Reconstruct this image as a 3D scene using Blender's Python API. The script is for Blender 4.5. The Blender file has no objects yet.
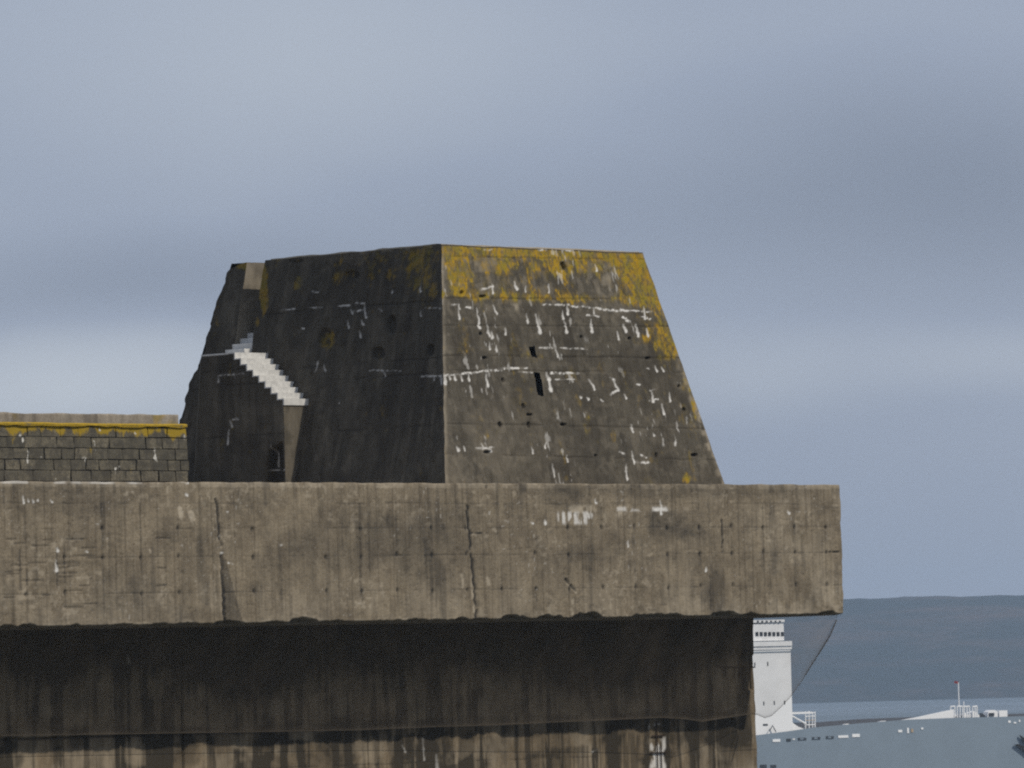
import bpy, bmesh, math, random
import numpy as np
from mathutils import Vector, Matrix

# ------------------------------------------------------------------ camera, world, sun
sc = bpy.context.scene
col = sc.collection
random.seed(7)
F_PX, ROLL, PITCH, CAM_H = 7000.0, math.radians(1.55), math.radians(2.53), 22.0
fw = np.array([0, math.cos(PITCH), math.sin(PITCH)])
r0 = np.array([1.0, 0, 0]); u0 = np.cross(r0, fw)
R = math.cos(ROLL) * r0 - math.sin(ROLL) * u0
U = math.cos(ROLL) * u0 + math.sin(ROLL) * r0
C = np.array([0, 0, CAM_H])
cam_d = bpy.data.cameras.new('camera'); cam = bpy.data.objects.new('camera', cam_d); col.objects.link(cam)
cam_d.sensor_width = 36; cam_d.lens = F_PX / 1024 * 36; cam_d.clip_start = 1; cam_d.clip_end = 60000
m = Matrix(((R[0], U[0], -fw[0], 0), (R[1], U[1], -fw[1], 0), (R[2], U[2], -fw[2], CAM_H), (0, 0, 0, 1)))
cam.matrix_world = m
sc.camera = cam
sc.view_settings.view_transform = 'Standard'; sc.view_settings.look = 'None'
sc.view_settings.exposure = 0.0; sc.view_settings.gamma = 1.0

SUN_EL = math.radians(45.2)
SUN_AZ = math.radians(117.2)          # clockwise from +Y: the sun stands to the right, behind the camera
sd = Vector((math.sin(SUN_AZ) * math.cos(SUN_EL), math.cos(SUN_AZ) * math.cos(SUN_EL), math.sin(SUN_EL)))
sun_d = bpy.data.lights.new('sun', 'SUN'); sun = bpy.data.objects.new('sun', sun_d); col.objects.link(sun)
sun_d.energy = 2.9; sun_d.angle = math.radians(0.6); sun_d.color = (1.0, 0.93, 0.82)
sun.rotation_euler = sd.to_track_quat('Z', 'Y').to_euler(); sun.location = (100, 100, 120)

class NT:
    """small helper to write node graphs"""
    def __init__(s, tree): s.t = tree; s.t.nodes.clear()
    def n(s, kind, **kw):
        nd = s.t.nodes.new(kind)
        for k, v in kw.items():
            if k.startswith('i_'):
                k = k[2:]; k = int(k) if k.isdigit() else k
                s.put(nd.inputs[k], v)
            else: setattr(nd, k, v)
        return nd
    def put(s, sock, v):
        if hasattr(v, 'is_linked') or hasattr(v, 'links'): s.t.links.new(v, sock)
        else: sock.default_value = v
    def mix(s, f, a, b, mode='MIX'):
        nd = s.t.nodes.new('ShaderNodeMix'); nd.data_type = 'RGBA'; nd.blend_type = mode
        s.put(nd.inputs[0], f); s.put(nd.inputs[6], a); s.put(nd.inputs[7], b)
        return nd.outputs[2]
    def math(s, op, a, b=0.0, clamp=False):
        nd = s.t.nodes.new('ShaderNodeMath'); nd.operation = op; nd.use_clamp = clamp
        s.put(nd.inputs[0], a); s.put(nd.inputs[1], b); return nd.outputs[0]
    def ramp(s, v, a, b, c=0.0, d=1.0):
        nd = s.t.nodes.new('ShaderNodeMapRange'); nd.interpolation_type = 'SMOOTHSTEP'
        for i, x in enumerate((v, a, b, c, d)): s.put(nd.inputs[i], x)
        return nd.outputs[0]
    def noise(s, vec, scale, detail=4.0, rough=0.55, dist=0.0):
        nd = s.n('ShaderNodeTexNoise', i_Scale=scale, i_Detail=detail, i_Roughness=rough, i_Distortion=dist)
        if vec is not None: s.t.links.new(vec, nd.inputs['Vector'])
        return nd.outputs[0]
    def mapping(s, vec, loc=(0, 0, 0), sca=(1, 1, 1)):
        nd = s.n('ShaderNodeMapping'); nd.inputs['Location'].default_value = loc; nd.inputs['Scale'].default_value = sca
        s.t.links.new(vec, nd.inputs['Vector']); return nd.outputs[0]

def c4(c): return (c[0], c[1], c[2], 1.0)

world = bpy.data.worlds.new('World'); sc.world = world; world.use_nodes = True
w = NT(world.node_tree)
sky = w.n('ShaderNodeTexSky', sky_type='NISHITA', sun_disc=False, sun_elevation=SUN_EL, sun_rotation=SUN_AZ, air_density=1.0, dust_density=1.5)
tc = w.n('ShaderNodeTexCoord').outputs['Generated']
clear = w.mix(1.0, sky.outputs[0], (0.085, 0.085, 0.085, 1), 'MULTIPLY')
n1 = w.noise(w.mapping(tc, (3.1, 0.4, 1.7), (7, 7, 21)), 1.0, 5.0, 0.5, 0.3)
n2 = w.noise(w.mapping(tc, (8.3, 2.2, 0.6), (2.2, 2.2, 7)), 1.0, 4.0, 0.5, 0.2)
# a few cloud banks standing in the sky (direction, extent): brighter openings and darker bellies
wob = w.n('ShaderNodeTexNoise', i_Scale=9.0, i_Detail=3.0); w.t.links.new(tc, wob.inputs['Vector'])
wv = w.n('ShaderNodeVectorMath', operation='MULTIPLY_ADD'); w.t.links.new(wob.outputs['Color'], wv.inputs[0])
wv.inputs[1].default_value = (0.045, 0.03, 0.022); w.t.links.new(tc, wv.inputs[2])
def bank(px, py, rx, ry):
    d = fw + R * (px - 512) / F_PX - U * (py - 384) / F_PX; d = d / np.linalg.norm(d)
    d = d + np.array([0.0225, 0.015, 0.011])
    s = (F_PX / rx, 4.0, F_PX / ry)
    mp = w.mapping(wv.outputs[0], tuple(-d[i] * s[i] for i in range(3)), s)
    g = w.n('ShaderNodeTexGradient', gradient_type='SPHERICAL'); w.t.links.new(mp, g.inputs[0])
    return w.ramp(g.outputs['Fac'], 0.0, 1.0)
bright = w.math('ADD', bank(70, 385, 400, 105), w.math('MULTIPLY', bank(720, 350, 330, 75), 0.4))
bright = w.math('ADD', bright, w.math('MULTIPLY', bank(1010, 340, 190, 60), 0.35))
bright = w.math('ADD', bright, w.math('MULTIPLY', bank(260, 50, 480, 190), 0.5))
dark = w.math('ADD', bank(930, 170, 460, 170), w.math('MULTIPLY', bank(120, 275, 430, 75), 0.7))
dark = w.math('ADD', dark, w.math('MULTIPLY', bank(520, 215, 380, 90), 0.4))
base = w.math('ADD', w.math('MULTIPLY', n1, 0.22), w.math('MULTIPLY', n2, 0.22))
v = w.math('ADD', w.math('ADD', base, 0.30), w.math('SUBTRACT', w.math('MULTIPLY', bright, 0.38), w.math('MULTIPLY', dark, 0.33)))
cr = w.n('ShaderNodeValToRGB'); w.t.links.new(v, cr.inputs[0])
e = cr.color_ramp.elements
e[0].position = 0.10; e[0].color = (0.220, 0.256, 0.342, 1)
e[1].position = 0.90; e[1].color = (0.560, 0.605, 0.675, 1)
x = e.new(0.5); x.color = (0.342, 0.390, 0.500, 1)
skycol = w.mix(0.88, clear, cr.outputs[0])
bg = w.n('ShaderNodeBackground', i_Strength=1.0); w.t.links.new(skycol, bg.inputs[0])
wo = w.n('ShaderNodeOutputWorld'); w.t.links.new(bg.outputs[0], wo.inputs[0])

# ------------------------------------------------------------------ geometry of the place
def proj(P):
    d = np.asarray(P, float) - C; z = d @ fw
    return 512 + F_PX * (d @ R) / z, 384 - F_PX * (d @ U) / z
def ray(px, py): return fw + R * (px - 512) / F_PX - U * (py - 384) / F_PX
TH = math.atan(6702 / 7000)
tx = np.array([math.sin(TH), math.cos(TH), 0]); bx = np.array([-tx[1], tx[0], 0])
ROTZ = math.atan2(tx[1], tx[0])
O = C + ray(841, 484.3) * 232.0           # top front right corner of the roof slab
class Frame:
    def __init__(s, o, rz):
        s.o = np.asarray(o, float); s.rz = rz
        s.x = np.array([math.cos(rz), math.sin(rz), 0]); s.y = np.array([-math.sin(rz), math.cos(rz), 0])
    def w(s, p):
        p = np.asarray(p, float)
        return s.o + p[..., 0:1] * s.x + p[..., 1:2] * s.y + p[..., 2:3] * np.array([0, 0, 1.0])
    def hit(s, px, py, p, n):
        pw = s.w(np.array(p, float)); nw = s.x * n[0] + s.y * n[1] + np.array([0, 0, n[2]])
        d = ray(px, py); q = C + d * (((pw - C) @ nw) / (d @ nw)) - s.o
        return np.array([q @ s.x, q @ s.y, q[2]])
B = Frame(O, ROTZ)                       # bunker frame: x along the front (right), y inward, z up from the roof

def hash2(ix, iy, seed):
    h = (ix.astype(np.int64) * 374761393 + iy.astype(np.int64) * 668265263 + seed * 974711) & 0xffffffff
    h = ((h ^ (h >> 13)) * 1274126177) & 0xffffffff
    h = ((h ^ (h >> 16)) * 2246822519) & 0xffffffff
    return ((h ^ (h >> 15)) & 0xffff) / 65535.0
def vn(x, y, seed=0):
    x = np.asarray(x, float); y = np.asarray(y, float)
    ix = np.floor(x); iy = np.floor(y); fx = x - ix; fy = y - iy
    fx = fx * fx * (3 - 2 * fx); fy = fy * fy * (3 - 2 * fy)
    a = hash2(ix, iy, seed); b = hash2(ix + 1, iy, seed); c = hash2(ix, iy + 1, seed); d = hash2(ix + 1, iy + 1, seed)
    return (a * (1 - fx) + b * fx) * (1 - fy) + (c * (1 - fx) + d * fx) * fy
def fbm(x, y, seed=0, o=4, g=0.5):
    s = 0; a = 1; t = 0
    for i in range(o):
        s = s + a * vn(x * 2 ** i + 17.3 * i, y * 2 ** i + 5.1 * i, seed + i); t += a; a *= g
    return s / t
def sst(v, a, b):
    t = np.clip((v - a) / (b - a), 0, 1); return t * t * (3 - 2 * t)
def seg(px, py, x1, y1, x2, y2, wd, soft=0.8):
    dx, dy = x2 - x1, y2 - y1; L = dx * dx + dy * dy + 1e-9
    t = np.clip(((px - x1) * dx + (py - y1) * dy) / L, 0, 1)
    d = np.hypot(px - x1 - t * dx, py - y1 - t * dy)
    return 1 - sst(d, wd / 2 - soft / 2, wd / 2 + soft)
def mark(px, py, x1, y1, x2, y2, wd, seed=0):
    px = px + 2.2 * (fbm(px * 0.28, py * 0.28, 205, 3) - 0.5); py = py + 2.0 * (fbm(px * 0.3, py * 0.3, 206, 3) - 0.5)
    dx, dy = x2 - x1, y2 - y1; L = dx * dx + dy * dy + 1e-9
    t = np.clip(((px - x1) * dx + (py - y1) * dy) / L, 0, 1)
    d = np.hypot(px - x1 - t * dx, py - y1 - t * dy); nn = fbm(px * 0.45, py * 0.45, 207, 3)
    if abs(dy) > abs(dx) * 0.8:
        h = wd * (0.20 + 0.30 * t) * (0.45 + 0.95 * nn); a = 0.45 + 0.6 * t
    else:
        h = wd * 0.33 * (0.3 + 1.3 * nn); a = 0.15 + 0.85 * sst(nn, 0.38, 0.62)
    return (1 - sst(d, h - 0.45, h + 0.75)) * np.clip(a, 0, 1)
def blob(px, py, x, y, rx, ry):
    return np.clip(1 - np.hypot((px - x) / rx, (py - y) / ry), 0, 1)
def rect(px, py, x0, y0, x1, y1, s=2.0):
    return sst(px, x0 - s, x0 + s) * (1 - sst(px, x1 - s, x1 + s)) * sst(py, y0 - s, y0 + s) * (1 - sst(py, y1 - s, y1 + s))

# ------------------------------------------------------------------ object helpers
def tag(o, label=None, cat=None, group=None, kind=None):
    for k, v in (('label', label), ('category', cat), ('group', group), ('kind', kind)):
        if v: o[k] = v
    return o
class Thing:
    def __init__(s, name, frame, base, label=None, cat=None, group=None):
        s.f = frame; s.b = np.asarray(base, float)
        s.o = bpy.data.objects.new(name, None); s.o.empty_display_size = 0.3; col.objects.link(s.o)
        s.o.location = frame.w(s.b); s.o.rotation_euler = (0, 0, frame.rz)
        tag(s.o, label, cat, group)
    def mesh(s, name, V, Fs, mat, parent=None, masks=None, smooth=False, label=None, kind=None):
        V = np.asarray(V, float) - s.b
        me = mk_mesh(name, V, Fs, masks, smooth)
        me.materials.append(mat)
        o = bpy.data.objects.new(name, me); col.objects.link(o); o.parent = parent or s.o
        if label: o['label'] = label
        if kind: o['kind'] = kind
        return o
def mk_mesh(name, V, Fs, masks=None, smooth=False):
    me = bpy.data.meshes.new(name)
    V = np.asarray(V, float)
    if isinstance(Fs, np.ndarray):
        nf = len(Fs)
        me.vertices.add(len(V)); me.vertices.foreach_set('co', V.astype(np.float32).ravel())
        me.loops.add(nf * 4); me.loops.foreach_set('vertex_index', Fs.astype(np.int32).ravel())
        me.polygons.add(nf); me.polygons.foreach_set('loop_start', np.arange(0, nf * 4, 4, dtype=np.int32))
        me.polygons.foreach_set('loop_total', np.full(nf, 4, dtype=np.int32))
        me.update(calc_edges=True)
    else:
        me.from_pydata([tuple(v) for v in V], [], [tuple(f) for f in Fs]); me.update()
    if masks is not None:
        at = me.color_attributes.new('m', 'FLOAT_COLOR', 'POINT')
        at.data.foreach_set('color', np.clip(masks, 0, 1).astype(np.float32).ravel())
    if smooth: me.polygons.foreach_set('use_smooth', np.ones(len(me.polygons), dtype=bool))
    return me
class Geo:
    """collects boxes, tubes and prisms of ONE part"""
    def __init__(s): s.V = []; s.F = []
    def add(s, V, Fs):
        k = len(s.V); s.V += [tuple(map(float, v)) for v in V]; s.F += [tuple(i + k for i in f) for f in Fs]; return s
    def box(s, x0, x1, y0, y1, z0, z1):
        V = [(x, y, z) for z in (z0, z1) for y in (y0, y1) for x in (x0, x1)]
        return s.add(V, [(0, 2, 3, 1), (4, 5, 7, 6), (0, 1, 5, 4), (1, 3, 7, 5), (3, 2, 6, 7), (2, 0, 4, 6)])
    def prism(s, poly, axis, a, b):
        """polygon extruded along an axis; poly in the two other coordinates in order"""
        def p(u, v, w_): return {'x': (w_, u, v), 'y': (u, w_, v), 'z': (u, v, w_)}[axis]
        n = len(poly)
        V = [p(u, v, a) for u, v in poly] + [p(u, v, b) for u, v in poly]
        Fs = [tuple(range(n))[::-1], tuple(range(n, 2 * n))] + [(i, (i + 1) % n, n + (i + 1) % n, n + i) for i in range(n)]
        return s.add(V, Fs)
    def tube(s, pts, r, n=6):
        pts = [Vector(p) for p in pts]; V = []; Fs = []
        for i, p in enumerate(pts):
            d = (pts[min(i + 1, len(pts) - 1)] - pts[max(i - 1, 0)]).normalized()
            a = d.cross(Vector((0.13, 0.21, 1)) if abs(d.z) < 0.9 else Vector((1, 0.1, 0))).normalized(); b_ = d.cross(a)
            for k in range(n):
                q = p + r * (math.cos(2 * math.pi * k / n) * a + math.sin(2 * math.pi * k / n) * b_); V.append(tuple(q))
        for i in range(len(pts) - 1):
            for k in range(n):
                Fs.append((i * n + k, i * n + (k + 1) % n, (i + 1) * n + (k + 1) % n, (i + 1) * n + k))
        Fs += [tuple(range(n))[::-1], tuple(range((len(pts) - 1) * n, len(pts) * n))]
        return s.add(V, Fs)
    def fix(s):
        bm = bmesh.new(); vs = [bm.verts.new(v) for v in s.V]
        for f in s.F:
            try: bm.faces.new([vs[i] for i in f])
            except ValueError: pass
        bmesh.ops.recalc_face_normals(bm, faces=bm.faces); bm.verts.index_update()
        V = [tuple(v.co) for v in bm.verts]; Fs = [tuple(v.index for v in f.verts) for f in bm.faces]; bm.free()
        return V, Fs
    def build(s, thing, name, mat, parent=None, label=None, kind=None, smooth=False):
        V, Fs = s.fix(); return thing.mesh(name, V, Fs, mat, parent, None, smooth, label, kind)

def grid_faces(nu, nv, off=0, flip=False):
    i = np.arange((nu - 1) * (nv - 1)); a = i // (nv - 1); b_ = i % (nv - 1)
    q = np.stack([a * nv + b_, (a + 1) * nv + b_, (a + 1) * nv + b_ + 1, a * nv + b_ + 1], 1) + off
    return q[:, ::-1] if flip else q
def jag(V, amp, sc_=1.0, seed=3):
    """the same small unevenness for coincident vertices"""
    out = V.copy()
    for k in range(3):
        a = fbm(V[:, 0] * sc_ + V[:, 1] * 0.37 * sc_ + k * 9.1, V[:, 2] * sc_ + V[:, 1] * 0.81 * sc_ + k * 3.7, seed + k * 11, 3) - 0.5
        out[:, k] += a * amp
    return out

# ------------------------------------------------------------------ materials
def new_mat(name):
    mt = bpy.data.materials.new(name); mt.use_nodes = True; return mt, NT(mt.node_tree)
def finish(nt, colr, rough=0.9, bump=None, bstr=0.4, bdist=0.02, spec=0.25, metal=0.0):
    p = nt.n('ShaderNodeBsdfPrincipled'); nt.put(p.inputs['Base Color'], colr); nt.put(p.inputs['Roughness'], rough)
    p.inputs['Specular IOR Level'].default_value = spec; p.inputs['Metallic'].default_value = metal
    if bump is not None:
        b_ = nt.n('ShaderNodeBump', i_Strength=bstr, i_Distance=bdist); nt.t.links.new(bump, b_.inputs['Height'])
        nt.t.links.new(b_.outputs[0], p.inputs['Normal'])
    o = nt.n('ShaderNodeOutputMaterial'); nt.t.links.new(p.outputs[0], o.inputs[0]); return p
def concrete(name, ca, cb, dark=(0.03, 0.028, 0.025), tan=(0.42, 0.36, 0.27), streak=0.5, board=0.0, lich=((0.36, 0.215, 0.012), (0.24, 0.185, 0.022))):
    mt, nt = new_mat(name)
    oc = nt.n('ShaderNodeTexCoord').outputs['Object']
    at = nt.n('ShaderNodeAttribute', attribute_name='m')
    sp = nt.n('ShaderNodeSeparateColor'); nt.t.links.new(at.outputs['Color'], sp.inputs[0])
    big = nt.noise(oc, 0.55, 5, 0.6); mid = nt.noise(nt.mapping(oc, (3, 1, 2), (2.6, 2.6, 2.0)), 1.0, 6, 0.65)
    ver = nt.noise(nt.mapping(oc, (1, 5, 2), (5.5, 5.5, 0.45)), 1.0, 5, 0.65)
    fine = nt.noise(oc, 26.0, 5, 0.7)
    c = nt.mix(nt.ramp(big, 0.3, 0.7), c4(ca), c4(cb))
    c = nt.mix(nt.math('MULTIPLY', nt.ramp(ver, 0.46, 0.72), streak), c, nt.mix(1.0, c, (0.42, 0.42, 0.40, 1), 'MULTIPLY'))
    c = nt.mix(nt.math('MULTIPLY', nt.ramp(ver, 0.44, 0.24), 0.35), c, nt.mix(1.0, c, (1.35, 1.33, 1.28, 1), 'MULTIPLY'))
    c = nt.mix(nt.ramp(mid, 0.38, 0.68, 0.0, 0.6), c, nt.mix(1.0, c, (0.62, 0.60, 0.58, 1), 'MULTIPLY'))
    c = nt.mix(nt.ramp(fine, 0.38, 0.62, 0.0, 0.75), c, nt.mix(1.0, c, (0.62, 0.61, 0.60, 1), 'MULTIPLY'))
    if board:
        bl = nt.noise(nt.mapping(oc, (0, 0, 0), (7.5, 7.5, 0.12)), 1.0, 2, 0.5)
        c = nt.mix(nt.ramp(bl, 0.53, 0.66, 0.0, board), c, nt.mix(1.0, c, (0.5, 0.49, 0.48, 1), 'MULTIPLY'))
    c = nt.mix(at.outputs['Alpha'], c, nt.mix(nt.ramp(mid, 0.3, 0.7, 0.0, 0.4), c4(tan), c4([k * 0.6 for k in tan])))
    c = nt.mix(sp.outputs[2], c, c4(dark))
    lc = nt.mix(nt.ramp(mid, 0.4, 0.62), c4(lich[0]), c4(lich[1]))
    lc = nt.mix(nt.ramp(fine, 0.4, 0.66, 0.0, 0.5), lc, c4([k * 0.55 for k in lich[1]]))
    c = nt.mix(sp.outputs[1], c, lc)
    c = nt.mix(sp.outputs[0], c, nt.mix(nt.ramp(fine, 0.3, 0.7), (0.72, 0.70, 0.66, 1), (0.50, 0.48, 0.44, 1)))
    h = nt.math('ADD', nt.math('MULTIPLY', fine, 0.5), mid)
    if board: h = nt.math('ADD', h, nt.math('MULTIPLY', nt.ramp(bl, 0.45, 0.6), -0.5))
    finish(nt, c, 0.93, h, 0.5, 0.025, 0.2)
    return mt
M = {}
M['slab'] = concrete('slab_concrete', (0.290, 0.240, 0.168), (0.225, 0.186, 0.132), streak=0.42, board=0.5)
M['tower'] = concrete('tower_concrete', (0.122, 0.107, 0.080), (0.088, 0.078, 0.060), dark=(0.036, 0.030, 0.022), streak=0.5, board=0.35)
M['wall'] = concrete('wall_concrete', (0.29, 0.225, 0.145), (0.20, 0.155, 0.10), dark=(0.036, 0.030, 0.021), streak=0.45, board=0.25)
M['parapet'] = concrete('parapet_concrete', (0.34, 0.30, 0.24), (0.27, 0.235, 0.19), streak=0.4)
def flat(name, colr, rough=0.6, var=0.25, scale=3.0, spec=0.4, metal=0.0, bump=0.2):
    mt, nt = new_mat(name); oc = nt.n('ShaderNodeTexCoord').outputs['Object']
    nz = nt.noise(oc, scale, 5, 0.6); c = nt.mix(nt.ramp(nz, 0.3, 0.75, 0, var), c4(colr), c4([k * 0.45 for k in colr]))
    finish(nt, c, rough, nz, bump, 0.01, spec, metal); return mt
M['step'] = flat('whitened_step', (0.62, 0.61, 0.58), 0.9, 0.55, 5.0, 0.2)
M['rust'] = flat('rusty_iron', (0.035, 0.024, 0.018), 0.85, 0.4, 9.0, 0.2)
M['rope'] = flat('net_rope', (0.12, 0.10, 0.075), 0.95, 0.4, 9.0, 0.1)
M['ship_grey'] = flat('ship_grey_paint', (0.215, 0.268, 0.318), 0.45, 0.18, 0.15, 0.4)
M['ship_white'] = flat('ship_white_paint', (0.88, 0.88, 0.87), 0.5, 0.06, 0.25, 0.4)
M['ship_dark'] = flat('ship_dark_fitting', (0.03, 0.035, 0.04), 0.5, 0.3, 1.0, 0.4)
M['deck'] = flat('ship_deck_green', (0.07, 0.09, 0.08), 0.8, 0.3, 0.5)
M['flag'] = flat('red_flag_cloth', (0.45, 0.08, 0.07), 0.9, 0.2, 2.0, 0.1)
M['tanpaint'] = flat('tan_fitting', (0.45, 0.33, 0.2), 0.7, 0.3, 2.0)
M['shade_anchor_black'] = flat('slot_shade_anchor_black', (0.030, 0.028, 0.025), 0.95, 0.4, 3.0, 0.1)  # near-black paints shade into the embrasures; the anchor itself is black
M['mole'] = flat('dark_granite', (0.055, 0.055, 0.058), 0.9, 0.5, 0.3)
# embrasure-dark and glass
mt, nt = new_mat('bridge_glass'); finish(nt, (0.01, 0.014, 0.018, 1), 0.08, spec=0.5); M['glass'] = mt
# masonry blocks with lichen on the upper courses
mt, nt = new_mat('masonry_block')
g = nt.n('ShaderNodeNewGeometry').outputs['Position']; oi = nt.n('ShaderNodeObjectInfo').outputs['Random']
nz = nt.noise(g, 3.2, 6, 0.7); fz = nt.noise(g, 22, 5, 0.7)
c = nt.mix(oi, (0.105, 0.094, 0.068, 1), (0.185, 0.160, 0.112, 1))
c = nt.mix(nt.ramp(nz, 0.38, 0.60, 0, 0.75), c, (0.055, 0.050, 0.040, 1)); c = nt.mix(nt.ramp(fz, 0.42, 0.6, 0, 0.65), c, (0.06, 0.055, 0.048, 1))
sepz = nt.n('ShaderNodeSeparateXYZ'); nt.t.links.new(g, sepz.inputs[0])
hz = nt.ramp(sepz.outputs[2], O[2] + 1.1, O[2] + 1.75)
ln = nt.noise(nt.mapping(g, (2, 7, 1), (2.2, 2.2, 1.2)), 1.0, 4, 0.6)
lm = nt.ramp(nt.math('ADD', ln, nt.math('MULTIPLY', hz, 0.38)), 0.66, 0.78)
c = nt.mix(lm, c, nt.mix(fz, (0.36, 0.235, 0.02, 1), (0.22, 0.16, 0.025, 1)))
wn = nt.noise(nt.mapping(g, (5, 1, 3), (3.5, 3.5, 2.4)), 1.0, 3, 0.5)
c = nt.mix(nt.ramp(wn, 0.66, 0.73), c, (0.55, 0.53, 0.48, 1))
finish(nt, c, 0.95, nt.math('ADD', nz, nt.math('MULTIPLY', fz, 0.5)), 0.6, 0.03, 0.15); M['block'] = mt
mt, nt = new_mat('lichen_coping')
g = nt.n('ShaderNodeNewGeometry').outputs['Position']; nz = nt.noise(g, 1.6, 5, 0.65); fz = nt.noise(g, 14, 5, 0.7)
c = nt.mix(nt.ramp(fz, 0.35, 0.65), (0.42, 0.27, 0.02, 1), (0.27, 0.19, 0.03, 1)); c = nt.mix(nt.ramp(nz, 0.55, 0.72), c, (0.16, 0.14, 0.10, 1))
finish(nt, c, 0.95, fz, 0.5, 0.02, 0.15); M['coping'] = mt
# net: fine mesh, mostly open
mt, nt = new_mat('debris_netting')
at = nt.n('ShaderNodeAttribute', attribute_name='m'); sp = nt.n('ShaderNodeSeparateColor'); nt.t.links.new(at.outputs['Color'], sp.inputs[0])
oc = nt.n('ShaderNodeTexCoord').outputs['Object']; nz = nt.noise(oc, 1.2, 4, 0.6)
fac = nt.math('MULTIPLY', sp.outputs[0], nt.ramp(nz, 0.25, 0.75, 0.75, 1.25), True)
df = nt.n('ShaderNodeBsdfDiffuse', i_Color=(0.26, 0.205, 0.15, 1)); tr = nt.n('ShaderNodeBsdfTransparent')
mx = nt.n('ShaderNodeMixShader'); nt.t.links.new(fac, mx.inputs[0]); nt.t.links.new(tr.outputs[0], mx.inputs[1]); nt.t.links.new(df.outputs[0], mx.inputs[2])
o = nt.n('ShaderNodeOutputMaterial'); nt.t.links.new(mx.outputs[0], o.inputs[0]); M['net'] = mt
# sea
mt, nt = new_mat('sea_water')
g = nt.n('ShaderNodeNewGeometry').outputs['Position']
n_a = nt.noise(nt.mapping(g, (0, 0, 0), (0.06, 0.03, 1)), 1.0, 6, 0.6); n_b = nt.noise(nt.mapping(g, (0, 0, 0), (0.003, 0.0012, 1)), 1.0, 4, 0.55)
c = nt.mix(n_b, (0.050, 0.075, 0.078, 1), (0.080, 0.105, 0.105, 1))
finish(nt, c, nt.ramp(n_b, 0.3, 0.7, 0.22, 0.38), n_a, 0.7, 1.2, 0.3); M['sea'] = mt
# wooded hill
mt, nt = new_mat('wooded_hillside')
g = nt.n('ShaderNodeNewGeometry').outputs['Position']
n_a = nt.noise(nt.mapping(g, (0, 0, 0), (0.004, 0.004, 0.012)), 1.0, 6, 0.65); n_b = nt.noise(nt.mapping(g, (0, 0, 0), (0.03, 0.03, 0.06)), 1.0, 5, 0.7)
c = nt.mix(nt.ramp(n_a, 0.42, 0.64), (0.014, 0.021, 0.014, 1), (0.075, 0.050, 0.034, 1)); c = nt.mix(nt.ramp(n_b, 0.4, 0.7, 0, 0.6), c, (0.010, 0.013, 0.009, 1))
finish(nt, c, 1.0, n_b, 1.0, 6.0, 0.1); M['hill'] = mt
M['quay'] = flat('quay_paving', (0.20, 0.19, 0.175), 0.9, 0.5, 0.5)

# ------------------------------------------------------------------ sea, hills, quay
def plain(name, V, Fs, mat, kind=None, smooth=False):
    me = mk_mesh(name, V, Fs, None, smooth); me.materials.append(mat)
    o = bpy.data.objects.new(name, me); col.objects.link(o)
    if kind: o['kind'] = kind
    return o
plain('sea', [(-7600, -500, 0), (7600, -500, 0), (7600, 11800, 0), (-7600, 11800, 0)], [(0, 1, 2, 3)], M['sea'], 'structure')
nu, nv = 900, 50
hx = np.linspace(-7000, 7000, nu)[:, None] * np.ones((1, nv)); tt = np.linspace(0, 1, nv)[None, :] * np.ones((nu, 1))
shore = 8700 + 260 * (fbm(hx / 1800, hx * 0, 5, 3) - 0.5)
hy = shore + 2300 * tt
ridge = 139 + 30 * (fbm(hx / 2600, hx * 0, 21, 4) - 0.5) + hx * 0.006
prof = np.where(tt < 0.45, sst(tt, -0.12, 0.46), 1 - 0.5 * sst(tt, 0.5, 1.0)) - 0.085 * (1 - sst(tt, 0, 0.1))
hzv = ridge * prof * (0.93 + 0.14 * fbm(hx / 500, hy / 500, 9, 4)) + 5.0 * (fbm(hx / 42, hy / 60, 33, 3) - 0.5) * sst(tt, 0.02, 0.1)
hzv[:, 0] = -2.0; hzv[:, -1] = -2.0
plain('hills', np.stack([hx, hy, hzv], 2).reshape(-1, 3), grid_faces(nu, nv), M['hill'], 'structure', True)
QZ = 2.0 - O[2]
qv, qf = Geo().box(-75, 14, -9, 48, -O[2] - 1.0, QZ).fix()
plain('quay', B.w(np.array(qv)), qf, M['quay'], 'structure')

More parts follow.
